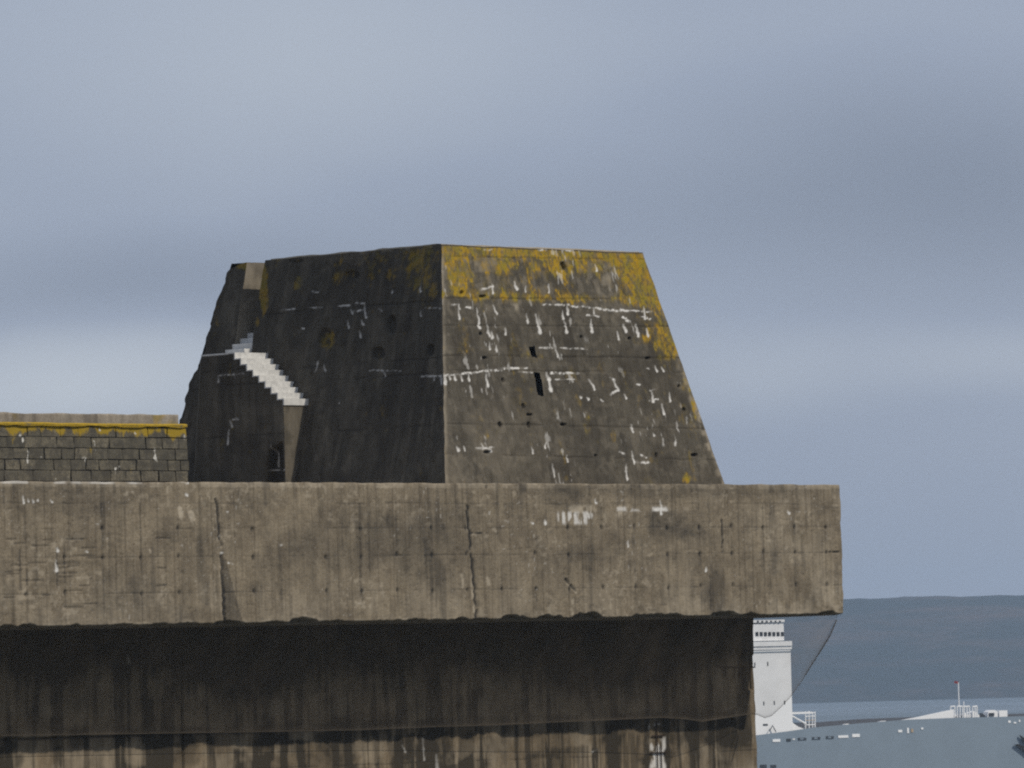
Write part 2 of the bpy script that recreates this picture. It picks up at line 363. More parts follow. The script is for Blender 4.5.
# ------------------------------------------------------------------ bunker: roof slab and front wall
T, D = 4.33, 26.0
bunker = Thing('submarine_bunker', B, (-20, 3.6, QZ), 'huge stained concrete bunker with thick overhanging roof slab on the quay', 'bunker')
def slab():
    us = np.concatenate([np.arange(-64, -38.4, 0.6), np.arange(-38.4, 0.0001, 0.045)]); us[-1] = 0.0
    vs = np.concatenate([[-T], np.arange(-T + 0.004, -0.0001, 0.03), [0.0]])
    nu, nv = len(us), len(vs)
    X = us[:, None] * np.ones((1, nv)); Z = vs[None, :] * np.ones((nu, 1)); Y = np.zeros_like(X)
    P = B.w(np.stack([X, Y, Z], 2)); px, py = proj(P)
    d = np.zeros_like(X); W = np.zeros_like(X); G = np.zeros_like(X); K = np.zeros_like(X); A = np.zeros_like(X)
    nz = fbm(X * 0.9, Z * 0.9, 2, 5); fn = fbm(X * 5, Z * 5, 3, 4)
    d += 0.035 * (fbm(X * 0.5, Z * 0.7, 4, 4) - 0.5) + 0.012 * (fbm(X * 6, Z * 6, 8, 3) - 0.5)
    # pour lines and shutter joints, tie holes
    rows = [B.hit(763, y_, (0, 0, 0), (0, 1, 0))[2] for y_ in (504, 527, 553, 586)]
    x0 = B.hit(763.5, 540, (0, 0, 0), (0, 1, 0))[0]
    for i, zr in enumerate(rows):
        q = np.exp(-((Z - zr - 0.03 * (vn(X * 1.3, X * 0, i) - 0.5)) / 0.018) ** 2) * sst(fbm(X * 1.1, X * 0 + i, 40 + i, 3), 0.36, 0.6)
        d += 0.012 * q; K += 0.30 * q
    near = np.round((X - x0) / 1.55); cx = x0 + near * 1.55
    q = np.exp(-((X - cx) / 0.035) ** 2) * sst(fbm(near * 3.1, Z * 1.3, 51, 3), 0.38, 0.62) * (Z < rows[0])
    d += 0.010 * q; K += 0.34 * q
    for i, zr in enumerate(rows[1:]):
        keep = hash2(near, near * 0 + i, 77) > 0.25
        jz = zr + 0.10 * (hash2(near, near * 0 + i, 5) - 0.5)
        q = np.exp(-((X - cx) / 0.05) ** 2 - ((Z - jz) / 0.07) ** 2) * keep
        d += 0.06 * q; K += 0.75 * q
    # rusted horizontal bars showing through on the left
    for k in range(26):
        bxp, byp = random.uniform(0, 100), random.uniform(535, 608); L = random.uniform(6, 22)
        q = seg(px, py, bxp, byp, bxp + L, byp - 0.4, 1.0); K += 0.42 * q; d += 0.02 * q
    for (a, b_, c_, e_) in ((20, 550, 20.5, 590), (57, 548, 57.5, 588), (27, 570, 27.2, 585), (156, 538, 170, 538), (157, 586, 167, 585), (158, 568, 166, 568)):
        q = seg(px, py, a, b_, c_, e_, 1.2); K += 0.55 * q; d += 0.02 * q
    # main cracks
    for pts, wd in ((((216, 499), (218, 512), (219, 530), (221.5, 550), (223, 580), (224.5, 622)), 2.0), (((467.5, 506), (469, 524), (471, 548), (474.5, 585), (476.5, 617)), 1.9),
                    (((471, 533), (488, 533)), 1.3), (((566, 579), (576, 591)), 1.8), (((486, 482), (487, 488)), 1.5), (((495, 551), (530, 548)), 0.7),
                    (((832, 508), (839, 508)), 1.2), (((830, 552), (839, 552)), 1.6), (((722, 520), (723, 552)), 1.4), (((708.5, 500), (711, 610)), 1.2), (((770, 500), (770, 605)), 1.0)):
        for (a, b_), (c_, e_) in zip(pts[:-1], pts[1:]):
            q = seg(px + 1.6 * (vn(px * 0.1, py * 0.25, 3) - 0.5), py, a, b_, c_, e_, wd); q = q * sst(fbm(px * 0.2, py * 0.12, 7, 3), 0.2, 0.42); K = np.maximum(K, 0.85 * q * (0.3 if wd < 1.3 else 1)); d = np.maximum(d, (0.05 if wd > 1.3 else 0.015) * q)
    # bright chips beside the second crack, grey repaired wedge beside the first
    for a in ((468, 524, 469, 533, 3), (474, 535, 487, 536, 2.2), (462, 575, 463, 586, 3), (472, 576, 474, 612, 2.0), (494, 528, 495, 530, 3), (488, 578, 489, 584, 2.6), (568, 584, 576, 592, 1.2), (573, 600, 572.6, 614, 2)):
        A += 0.75 * seg(px + 3 * (fn - 0.5), py + 3 * (vn(px * 0.3, py * 0.3, 17) - 0.5), *a) * sst(fn, 0.3, 0.5)
    wedge = ((px - 224) / np.maximum((py - 552) * 0.27, 0.1)); q = (px > 223.5) * (wedge < 1) * (py > 560) * (py < 622)
    K += 0.5 * q * sst(fn, 0.2, 0.4)
    # dark damp zones
    for (a, b_, rx, ry, s_) in ((560, 495, 45, 20, 0.45), (716, 592, 16, 40, 0.6), (60, 500, 120, 26, 0.28), (360, 540, 130, 40, 0.28), (430, 545, 90, 60, 0.25), (690, 490, 200, 12, 0.3), (130, 590, 40, 50, 0.2)):
        K += s_ * sst(blob(px, py, a, b_, rx, ry) + 0.5 * (nz - 0.5), 0.1, 0.6) * 0.8
    K += 0.45 * rect(px + 10 * (nz - 0.5), py + 8 * (nz - 0.5), 637, 512, 704, 538, 5) * sst(nz, 0.3, 0.55) + 0.25 * rect(px, py, 560, 540, 700, 562, 8) * sst(fbm(X * 0.8, Z * 5, 64, 3), 0.45, 0.6)
    K += 0.35 * sst(fbm(X * 4.5, Z * 0.35, 60, 4), 0.55, 0.75) * sst(nz, 0.4, 0.6)
    K += 0.16 * sst(fbm(X * 1.7, Z * 1.2, 63, 4), 0.5, 0.75)
    # white weeping and droppings
    drip = sst(fbm(X * 9, Z * 1.5, 70, 3), 0.45, 0.62)
    A += 0.9 * rect(px + 4 * (fn - 0.5), py + 3 * (fn - 0.5), 567, 505, 593, 513, 2) * sst(fn, 0.28, 0.45) + 0.85 * rect(px, py, 616, 506, 632, 518, 3) * drip + 0.5 * rect(px, py, 668, 507, 690, 512, 2) * drip
    W += 0.85 * rect(px, py, 558, 512, 596, 524, 2) * sst(fbm(X * 7, Z * 3, 71, 3), 0.44, 0.6) + 0.7 * rect(px, py, 617, 507, 672, 511, 1.5) * sst(fbm(X * 3, Z * 3, 72, 3), 0.42, 0.6)
    for a in ((660.5, 501, 661.5, 514, 1.8), (655, 509, 668, 510, 2.4), (595, 499, 596, 503, 1.6), (505, 521, 508, 522, 2), (545, 520, 546, 524, 2.4), (531, 522, 532, 523, 1.8), (628, 540, 628, 547, 1.2), (788, 511, 789, 513, 2.6), (706, 567, 706, 571, 2.0),
              (227, 512, 228, 512, 1.6), (280, 545, 281, 545, 1.7), (221, 552, 222, 553, 2), (228, 563, 232, 563, 1.6), (23, 496, 24, 503, 1.8), (28, 499, 29, 502, 1.4), (33, 499, 34, 502, 1.2), (38, 499, 38, 501, 1), (51, 500, 52, 502, 1.8), (186, 493, 187, 495, 2.2), (56, 560, 57, 571, 2), (57, 548, 58, 551, 2), (180, 481, 188, 483, 2.5), (85, 552, 88, 552, 1.5)):
        W += 1.1 * mark(px, py, *a[:4], a[4] * 1.25)
    for a in ((125, 494, 132, 493, 4), (180, 508, 182, 518, 4), (190, 508, 193, 520, 5), (95, 515, 96, 516, 2), (150, 550, 151, 552, 2)):
        A += 0.95 * seg(px + 3 * (fn - 0.5), py, *a) * sst(fn, 0.3, 0.5)
    W += 0.5 * (py < 484.5) * (px < 186) * sst(fbm(X * 1.2, Z * 0, 81, 3), 0.4, 0.55) * (Z > -0.07)
    A += 0.38 * (Z > -0.16) * sst(fbm(X * 2, Z * 2, 82, 3), 0.35, 0.6)
    A += 0.22 * sst(px, 600, 800) * sst(nz, 0.4, 0.65) + 0.2 * sst(Z, -2.6, -3.9) * sst(nz, 0.4, 0.6)
    # pitting, spalls and thin weeping lines
    pit = sst(fbm(X * 9, Z * 11, 92, 3), 0.66, 0.74); K += 0.15 * pit * sst(fbm(X * 0.6, Z * 0.6, 93, 3), 0.4, 0.6); d += 0.012 * pit
    A += 0.42 * sst(fbm(X * 6, Z * 7, 94, 4), 0.60, 0.72) * sst(fbm(X * 0.7, Z * 0.9, 95, 3), 0.42, 0.62)
    K += 0.15 * sst(fbm(X * 2.6, Z * 9.0, 96, 4), 0.56, 0.72) * sst(fbm(X * 0.5, Z * 0.8, 97, 3), 0.42, 0.6)
    K += 0.13 * sst(fbm(X * 3.5, Z * 4.5, 98, 4), 0.5, 0.68)
    sp_ = sst(vn(X * 11, Z * 11, 90), 0.93, 0.97) * sst(fbm(X * 0.8, Z * 0.8, 91, 2), 0.5, 0.6); W += 0.3 * sp_
    # broken lower lip
    h = 0.04 + 0.08 * sst(fbm(us * 1.1, us * 0, 12, 4), 0.5, 0.85) + 0.05 * (fbm(us * 6, us * 0, 13, 3) - 0.5)
    pxl = px[:, 0]
    for (a, b_, hh) in ((0, 17, 3.2), (70, 82, 3), (150, 170, 2.5), (213, 246, 4), (288, 320, 6.5), (405, 425, 2.5), (455, 470, 3.5), (500, 530, 6), (535, 565, 4.5), (572, 604, 6.5), (710, 741, 6)):
        h = np.maximum(h, hh / 31.0 * np.clip(1 - ((pxl - (a + b_) / 2) / ((b_ - a) / 2)) ** 4, 0, 1) * (0.45 + 0.8 * fbm(us * 4, us * 0, 31, 3)))
    h = h[:, None] * np.ones((1, nv)); below = sst(-T + h - Z, -0.02, 0.03)
    d = d + 0.34 * below; K = K * (1 - below) + 0.25 * below; A *= (1 - below); W *= (1 - below)
    A += 0.5 * sst(Z, -T + h + 0.14, -T + h + 0.01) * (1 - below) * sst(fbm(X * 3, Z * 3, 83, 3), 0.5, 0.65)
    # slightly rounded, chipped arrises
    e_t = np.exp((Z) / 0.05); e_r = np.exp(X / 0.06)
    Zo = Z - 0.03 * e_t * vn(X * 2.5, X * 0, 14)
    Xo = X - 0.05 * e_r * (0.3 + vn(Z * 3, Z * 0, 15)); d = d + 0.03 * e_t + 0.02 * e_r
    V = np.stack([Xo, d, Zo], 2)
    back_b = V[:, :1].copy(); back_b[:, :, 1] = D; back_t = V[:, -1:].copy(); back_t[:, :, 1] = D
    V = np.concatenate([back_b, V, back_t], 1); z1 = np.zeros((nu, 1))
    Mk = np.stack([np.concatenate([z1, q, z1], 1) for q in (W, G, K, A)], 2)
    nv += 2
    Fq = grid_faces(nu, nv)
    # ends and back
    caps = np.array([[k, 0, 0, 0] for k in []])
    V = V.reshape(-1, 3); Mk = Mk.reshape(-1, 4)
    extra = []
    def cap(idx, a, b_):   # quads fanning from the front column to two back corners
        extra.append([idx[0], idx[1], idx[-2], idx[-1]])
    o = bunker.mesh('roof_slab', V, Fq, M['slab'], None, Mk)
    # close both ends and the back as one closing shell inside the same part's envelope
    g_ = Geo().box(-63.9, -0.07, 0.5, D + 0.01, -T + 0.02, -0.03)
    g_.build(bunker, 'slab_body', M['slab'], o)
    return rows
rows = slab()

WY, WX1 = 3.6, -0.44
def wall():
    us = np.concatenate([np.arange(-62, -36.5, 0.8), np.arange(-36.5, WX1 + 0.0001, 0.045)]); us[-1] = WX1
    vs = np.concatenate([np.arange(QZ, -9.75, 0.18), np.arange(-9.7, -T + 0.021, 0.03)]); vs[-1] = -T + 0.02
    nu, nv = len(us), len(vs)
    X = us[:, None] * np.ones((1, nv)); Z = vs[None, :] * np.ones((nu, 1)); Y = np.full_like(X, WY)
    px, py = proj(B.w(np.stack([X, Y, Z], 2)))
    nz = fbm(X * 0.8, Z * 0.8, 102, 5); st = fbm(X * 3.2, Z * 0.22, 103, 5); st2 = fbm(X * 9, Z * 0.4, 104, 4)
    d = 0.04 * (fbm(X * 0.6, Z * 0.6, 105, 4) - 0.5) + 0.012 * (fbm(X * 7, Z * 3, 106, 3) - 0.5) + 0.01 * (st2 - 0.5)
    W = np.zeros_like(X); G = W.copy(); K = W.copy(); A = W.copy()
    # darker from the soffit downward, ragged lower margin with runs
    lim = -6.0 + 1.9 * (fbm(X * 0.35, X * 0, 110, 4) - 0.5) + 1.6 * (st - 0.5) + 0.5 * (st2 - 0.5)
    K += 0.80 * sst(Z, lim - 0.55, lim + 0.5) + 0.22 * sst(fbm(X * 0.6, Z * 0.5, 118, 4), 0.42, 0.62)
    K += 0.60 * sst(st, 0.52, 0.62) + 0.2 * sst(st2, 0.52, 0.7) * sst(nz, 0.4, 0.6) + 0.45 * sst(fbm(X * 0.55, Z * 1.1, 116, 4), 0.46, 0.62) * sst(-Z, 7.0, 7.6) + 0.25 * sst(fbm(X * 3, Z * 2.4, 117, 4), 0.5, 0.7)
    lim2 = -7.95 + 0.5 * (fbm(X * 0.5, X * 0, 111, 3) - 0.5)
    K += 0.5 * sst(fbm(X * 0.7, X * 0, 112, 3), 0.52, 0.62) * rect(X, Z, -60, -7.95, -1.6, -7.4, 0.12)  # overhang shadow painted as a broken dark band below the net hem
    # streaks seen in the lower band
    for (a, b_, c_, s_) in ((112, 131, 640, 0.7), (148, 158, 700, 0.75), (395, 432, 735, 0.8), (432, 445, 640, 0.4), (600, 640, 735, 0.6), (664, 669, 722, 0.9), (545, 600, 748, 0.55), (690, 700, 735, 0.6), (520, 548, 752, 0.35), (710, 740, 720, 0.7)):
        K += s_ * rect(px + 5 * (st2 - 0.5), py, a, c_ + 10 * (st - 0.5), b_, 800, 2.5) * sst(st2, 0.3, 0.55)
    # paler patches
    for (a, b_, w_, h_) in ((276, 708, 5.5, 9), (340, 706, 7, 9), (484, 707, 6, 9), (47, 711, 5, 6), (128, 660, 3, 5), (240, 742, 8, 7), (300, 735, 12, 5)):
        q = rect(px, py, a - w_, b_ - h_, a + w_, b_ + h_, 2); K *= 1 - 0.55 * q; A += 0.12 * q
    # whitewashed run with mesh showing
    q = rect(px + 5 * (vn(px * 0.2, py * 0.15, 7) - 0.5), py, 650, 724, 664, 790, 1.6) * sst(fbm(X * 3, Z * 2, 115, 3), 0.35, 0.5)
    W += 0.85 * q; K *= 1 - q
    A += 0.5 * rect(px, py, 646, 738, 652, 755, 2)
    # vertical expansion joint, pour line
    q = seg(px, py, 182, 640, 184, 800, 1.8); K = np.maximum(K, 0.95 * q); d = np.maximum(d, 0.14 * q)
    zl = B.hit(183, 734, (0, WY, 0), (0, 1, 0))[2]
    q = np.exp(-((Z - zl) / 0.03) ** 2) * sst(-X, 20, 21.5); K = np.maximum(K, 0.85 * q); d = np.maximum(d, 0.10 * q)
    for zz in (-8.75,):
        q = np.exp(-((Z - zz - 0.04 * (vn(X, X * 0, 5) - 0.5)) / 0.02) ** 2) * sst(fbm(X, X * 0, 120, 2), 0.4, 0.55); K += 0.35 * q; d += 0.015 * q
    for a in ((423, 738, 424, 760, 1.4), (592, 752, 597, 750, 1.6), (436, 755, 438, 775, 4), (402, 745, 405, 752, 1.5), (128, 655, 129, 663, 1.2)):
        W += 0.5 * mark(px, py, *a)
    A += 0.30 * sst(nz, 0.45, 0.6) * sst(Z, -7.4, -8.3)
    # crumbled right arris
    er = np.exp((X - WX1) / 0.12)
    Xo = X - er * (0.02 + 0.06 * vn(Z * 2.3, Z * 0, 130) )
    d = d + 0.05 * er
    q = rect(px, py, 748, 655, 756, 690, 1.2); d += 0.12 * q; K = np.maximum(K, 0.6 * q)
    q = sst(px, 690, 745) * sst(py, 735, 760); K *= 1 - 0.6 * q; A += 0.28 * q * sst(nz, 0.3, 0.6)  # sunlight on the lower right corner painted in as a paler tone
    K = np.minimum(K, 0.97)
    V = np.stack([Xo, Y + d, Z], 2)
    # return along the right end
    side = V[-1:].copy(); side[:, :, 1] = D - 1.0
    V = np.concatenate([V, side], 0); zz = np.zeros((1, nv))
    Mk = np.stack([np.concatenate([q, zz], 0) for q in (W, G, K, A)], 2).reshape(-1, 4)
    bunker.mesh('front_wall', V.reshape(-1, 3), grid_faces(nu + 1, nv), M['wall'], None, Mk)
wall()
def wpt(px, py, y): return B.hit(px, py, (0, y, 0), (0, 1, 0))
for pts in (((743, 651), (743.6, 691)), ((718, 667), (755, 667.3)), ((725.5, 667), (725.3, 677)), ((735, 667), (734.5, 678)), ((739.5, 667), (739, 677)), ((743, 651.5), (753, 651)), ((749.5, 655), (750.5, 689)), ((656.5, 722), (658, 775)), ((661, 745), (662, 775)), ((650, 753), (667, 752.5)), ((652, 736), (664, 735.5))):
    Geo().tube([wpt(a, b_, WY - 0.05) for a, b_ in pts], 0.022).build(bunker, 'reinforcing_bar', M['rust'])

# ------------------------------------------------------------------ tower with outside stair
ZT = 7.79
yF = lambda z: 2.0 + 0.23 * z
xL = lambda z: -16.72 + 0.25 * z
xR = lambda z: -3.50 - 0.228 * z
yB = lambda z: 15.42 - 0.25 * z
YN0, YN1, ZL, XP = 11.90, 12.74, 4.69, -10.2
tower = Thing('concrete_tower', B, (-10.1, 8.7, 0), 'dark battered concrete tower with yellow lichen top standing on the bunker roof', 'tower')
FM = [(148,175,172,170,6),(165,172,185,168,5),(183,160,187,185,5),(247,152,258,175,7),(280,165,284,182,4),(350,160,352,185,4),(62,220,85,222,5),(85,224,88,235,4),(110,228,120,230,9),(82,235,86,262,5),(138,230,148,290,7),(185,222,197,248,5),(330,220,410,222,4),(405,228,408,250,9),(390,240,394,262,5),(398,275,404,302,7),(312,248,326,305,8),(285,250,290,275,4),(170,290,176,312,6),(182,300,184,318,8),(175,330,178,352,4),(195,340,197,360,6),(222,290,224,310,5),(415,225,470,228,4),(470,230,520,236,5),(482,230,484,250,5),(520,236,590,240,6),(565,236,585,244,8),(590,238,655,242,5),(632,225,634,262,6),(620,256,650,262,6),(570,258,576,262,9),(582,270,588,272,8),(570,280,578,302,8),(608,280,614,315,7),(552,300,556,322,6),(640,290,644,314,7),(474,265,478,300,7),(462,252,500,257,4),(325,348,372,350,5),(372,348,380,375,5),(385,348,465,352,3),(40,430,210,412,7),(40,425,45,455,6),(55,428,58,440,5),(70,425,74,442,6),(92,430,95,445,5),(112,420,116,445,5),(165,425,172,462,7),(210,408,285,408,8),(265,418,300,422,4),(360,422,440,424,7),(345,420,356,478,9),(350,430,352,440,12),(370,440,430,444,2),(470,440,486,470,5),(533,436,546,445,8),(538,440,556,470,5),(535,485,558,475,8),(575,485,580,498,5),(612,457,618,459,7),(650,475,665,472,4),(655,480,662,510,7),(650,505,675,500,5),(686,515,692,545,5),(708,480,712,505,6),(445,492,448,496,5),(465,495,470,499,6),(505,500,515,506,4),(640,410,648,412,4),(665,400,672,418,5),(685,405,690,415,5),(595,575,602,600,5),(660,600,662,610,5),(725,618,724,635,5),(560,655,575,665,4),(598,655,604,690,6),(605,686,648,688,7),(620,665,640,672,5),(578,692,584,738,5),(80,640,86,655,5),(100,640,104,650,5),(135,645,190,643,4),(150,630,156,645,4),(165,640,182,656,4),(360,690,368,730,4),(300,640,303,660,4),(345,625,340,645,4),(405,665,408,685,4),(320,58,345,60,5),(160,57,185,58,4),(395,60,415,60,4),(490,100,494,120,4)]
FH = [(150,195,162,195,6),(447,316,448,317,6),(588,320,589,321,6),(157,377,164,378,5),(215,440,216,446,5),(275,518,277,524,6),(205,572,209,580,6),(292,572,294,582,5),(390,573,400,574,6),(163,655,176,656,6),(776,664,786,664,7),(669,661,670,668,5),(735,462,736,463,5),(751,529,753,531,6),(489,665,491,666,4),(288,546,300,548,4),(392,100,398,112,11),(640,378,648,378,4),(95,183,97,186,6),(150,305,151,307,6)]
LM = [(330,237,370,233,3),(410,230,450,228,4),(500,224,535,222,4),(535,235,540,245,6),(540,240,575,238,6),(575,218,578,260,6),(550,216,575,216,4),(565,268,572,280,8),(525,268,530,290,5),(560,300,563,318,6),(615,235,625,240,4),(388,290,395,292,5),(755,230,805,230,4),(590,415,680,414,4),(630,415,633,432,4),(745,432,805,430,5),(800,430,803,455,7),(780,432,781,444,3),(140,430,215,424,4),(143,430,143,450,3),(175,590,170,632,6),(178,560,182,580,6),(185,560,205,560,3),(300,635,302,700,3),(287,710,340,707,4),(430,420,438,390,3),(455,400,458,415,3),(738,165,740,185,5),(740,240,742,255,4),(420,182,438,184,4),(655,180,656,188,4),(500,510,502,512,4)]
def z2(l): return [(430 + a / 2.955, 230 + b_ / 2.955, 430 + c_ / 2.955, 230 + e_ / 2.955, max(1.0, wd / 2.955)) for a, b_, c_, e_, wd in l]
def z1(l): return [(170 + a / 2.954, 230 + b_ / 2.954, 170 + c_ / 2.954, 230 + e_ / 2.954, max(1.0, wd / 2.954 * 0.8)) for a, b_, c_, e_, wd in l]
FM, FH, LM = z2(FM), z2(FH), z1(LM)
def in_quad(px, py, q, s=0.5):
    r = np.ones_like(px)
    for i in range(4):
        (a, b_), (c_, e_) = q[i], q[(i + 1) % 4]
        nx, ny = -(e_ - b_), (c_ - a); L = math.hypot(nx, ny)
        r = r * sst(((px - a) * nx + (py - b_) * ny) / L, -s, s)
    return r
parts_V, parts_F, parts_M = [], [], []
def push(V, Fq, Mk):
    off = sum(len(v) for v in parts_V); parts_V.append(V); parts_F.append(Fq + off); parts_M.append(Mk)
SLOTS = (((527.5, 346), (535.3, 346), (537.6, 358.6), (531.2, 357.2)), ((532.7, 372.3), (540.2, 372.3), (544.8, 397.7), (537.3, 395.5)))
def tower_front():
    zs = np.concatenate([np.arange(0, ZT, 0.03), [ZT]]); ss = np.linspace(0, 1, 300); nu, nv = len(ss), len(zs)
    S, Z = np.meshgrid(ss, zs, indexing='ij'); X = xL(Z) * (1 - S) + xR(Z) * S; Y = yF(Z)
    V = np.stack([X, Y, Z], 2); px, py = proj(B.w(V))
    nz = fbm(X * 1.1, Z * 1.1, 202, 5); st = fbm(X * 3.0 - Z * 0.0, Z * 0.3, 203, 4); fn = fbm(X * 4.5, Z * 4.5, 204, 4)
    W = np.zeros_like(X); K = W.copy(); A = W.copy(); d = W.copy()
    for a in FM: W = np.maximum(W, mark(px, py, *a))
    W = np.maximum(W, 0.40 * sst(fbm(X * 8, Z * 2.6, 221, 3), 0.68, 0.76) * sst(fbm(X * 0.9, Z * 1.3, 222, 3), 0.5, 0.62))
    for a in FH:
        q = seg(px, py, *a); K = np.maximum(K, 0.9 * q); d = np.maximum(d, 0.16 * q)
    # lichen
    xr = xR(Z) - X                              # metres from the right arris
    bias = 0.20 * sst(Z, 5.7, 7.4) + 0.34 * sst(Z, 7.40, 7.72) + 0.06 * sst(xr, 2.2, 0.5) * sst(Z, 3.4, 5.4) + 0.10 * sst(xr, 1.5, 0.1) * sst(Z, 6.0, 7.0) + 0.07 * sst(xr, 1.6, 0.2) * sst(Z, 3.6, 5.4)
    bias += 0.24 * np.exp(-((Z - 6.15 + 0.15 * (nz - 0.5)) / 0.22) ** 2) + 0.10 * sst(xr, 3.0, 1.0) * sst(Z, 0.0, 2.5) * 0.6
    for (a, b_, rx, ry, s_) in ((458, 268, 14, 34, 0.3), (640, 270, 22, 34, 0.22), (500, 262, 30, 16, 0.12), (575, 262, 60, 18, 0.14), (668, 345, 18, 20, 0.14), (665, 300, 14, 60, 0.07), (686, 478, 6, 8, 0.24), (613, 437, 4, 10, 0.2), (640, 340, 12, 8, 0.2), (535, 356, 14, 10, 0.14), (693, 440, 7, 50, 0.16), (688, 382, 12, 18, 0.12), (463, 325, 8, 10, 0.1), (696, 386, 4, 4, 0.2)):
        bias += s_ * sst(blob(px, py, a, b_, rx, ry), 0, 0.5)
    ln = 0.34 * nz + 0.26 * st + 0.22 * fn + 0.18 * fbm(X * 12, Z * 9, 208, 3)
    f2 = fbm(X * 7, Z * 3.5, 209, 3); ln = ln + 0.22 * (f2 - 0.5) + 0.16 * (fbm(X * 2.2, Z * 0.45, 212, 3) - 0.5)
    G = sst(ln + bias, 0.72, 0.80) * (0.62 + 0.5 * sst(f2, 0.35, 0.6))
    G += 0.30 * sst(ln + bias, 0.60, 0.76) * (1 - G)
    A += 0.16 * sst(fbm(X * 5, Z * 4, 213, 3), 0.52, 0.64) * sst(Z, 5.2, 6.2)
    G *= (0.35 + 0.65 * sst(fbm(X * 13, Z * 8, 214, 3), 0.36, 0.54)); G *= sst(ZT - Z, 0.02, 0.06)
    # bare grey rectangles where render fell off
    for (a, b_, c_, e_) in ((459, 259, 467, 272), (474, 257, 497, 272), (552, 296, 560, 303), (540, 282, 552, 296), (603, 262, 612, 285)):
        q = rect(px + 4 * (fn - 0.5), py, a, b_, c_, e_, 1.2); q = q * sst(fn, 0.3, 0.5); G *= 1 - 0.55 * q; A += 0.16 * q
    # pour lines
    for (y0, y1, s_, wd) in ((299, 300, 0.5, 0.022), (356, 357.5, 0.75, 0.028), (371, 372, 0.3, 0.02), (424, 428, 0.35, 0.03), (258, 260, 0.4, 0.02), (326, 327, 0.25, 0.02), (455, 459, 0.3, 0.025)):
        za = B.hit(470, y0, (0, 2, 0), (0, 1, -0.23))[2]; zb = B.hit(650, y1, (0, 2, 0), (0, 1, -0.23))[2]
        xa = -15.0; zz = za + (zb - za) * (X + 15) / 9 + 0.03 * (vn(X * 1.5, X * 0, int(y0)) - 0.5)
        q = np.exp(-((Z - zz) / wd) ** 2) * sst(fbm(X * 0.9, X * 0, int(y0), 3), 0.3, 0.5); K += s_ * q * 0.8; d += 0.03 * q
    # tonal patches
    K += 0.30 * sst(st, 0.5, 0.7) * sst(Z, 1.5, 4.5) + 0.30 * sst(nz, 0.52, 0.7) + 0.28 * sst(fbm(X * 0.5, Z * 0.6, 210, 4), 0.48, 0.66)
    A += 0.14 * sst(-X, 8.5, 14) * sst(Z, 3.6, 1.8) * sst(nz, 0.35, 0.6) + 0.10 * sst(fn, 0.5, 0.7)
    A += 0.34 * sst(S, 0.016, 0.004) * sst(nz, 0.2, 0.5) + 0.30 * sst(xr, 0.22, 0.02) * sst(nz, 0.3, 0.5) + 0.42 * sst(xr, 0.35, 0.1) * (py > 352) * sst(fn, 0.4, 0.6)
    A += 0.4 * rect(px + 5 * (fn - 0.5), py + 4 * (nz - 0.5), 507, 304, 520, 310, 2.5) * sst(fn, 0.35, 0.55)
    K += 0.5 * rect(px, py, 540, 462, 580, 482, 6) * sst(st, 0.5, 0.6)
    K += 0.75 * sst(Z, ZT - 0.06, ZT - 0.03)
    K = np.minimum(K, 0.92)
    d = d + 0.05 * (fbm(X * 0.6, Z * 0.6, 211, 4) - 0.5) + 0.02 * (fn - 0.5)
    edge = np.minimum(np.minimum(S * 12, (1 - S) * 12), np.minimum((ZT - Z) / 1.0, 99)); d = d * sst(edge, 0.0, 0.10)
    hole = np.zeros_like(X)
    for q4 in SLOTS:
        q = in_quad(px, py, q4, 0.45); hole = np.maximum(hole, q); q2 = in_quad(px, py, q4, 2.0); W *= 1 - q2; d = d * (1 - q2)
    V[:, :, 1] += d * 0.97; V[:, :, 2] -= d * 0.0
    Fq = grid_faces(nu, nv); hq = (hole.reshape(-1)[Fq] > 0.5).all(1)
    return V, Fq[~hq], np.stack([W, G, K, A], 2)
V, Fq, Mk = tower_front(); push(V.reshape(-1, 3), Fq, Mk.reshape(-1, 4))
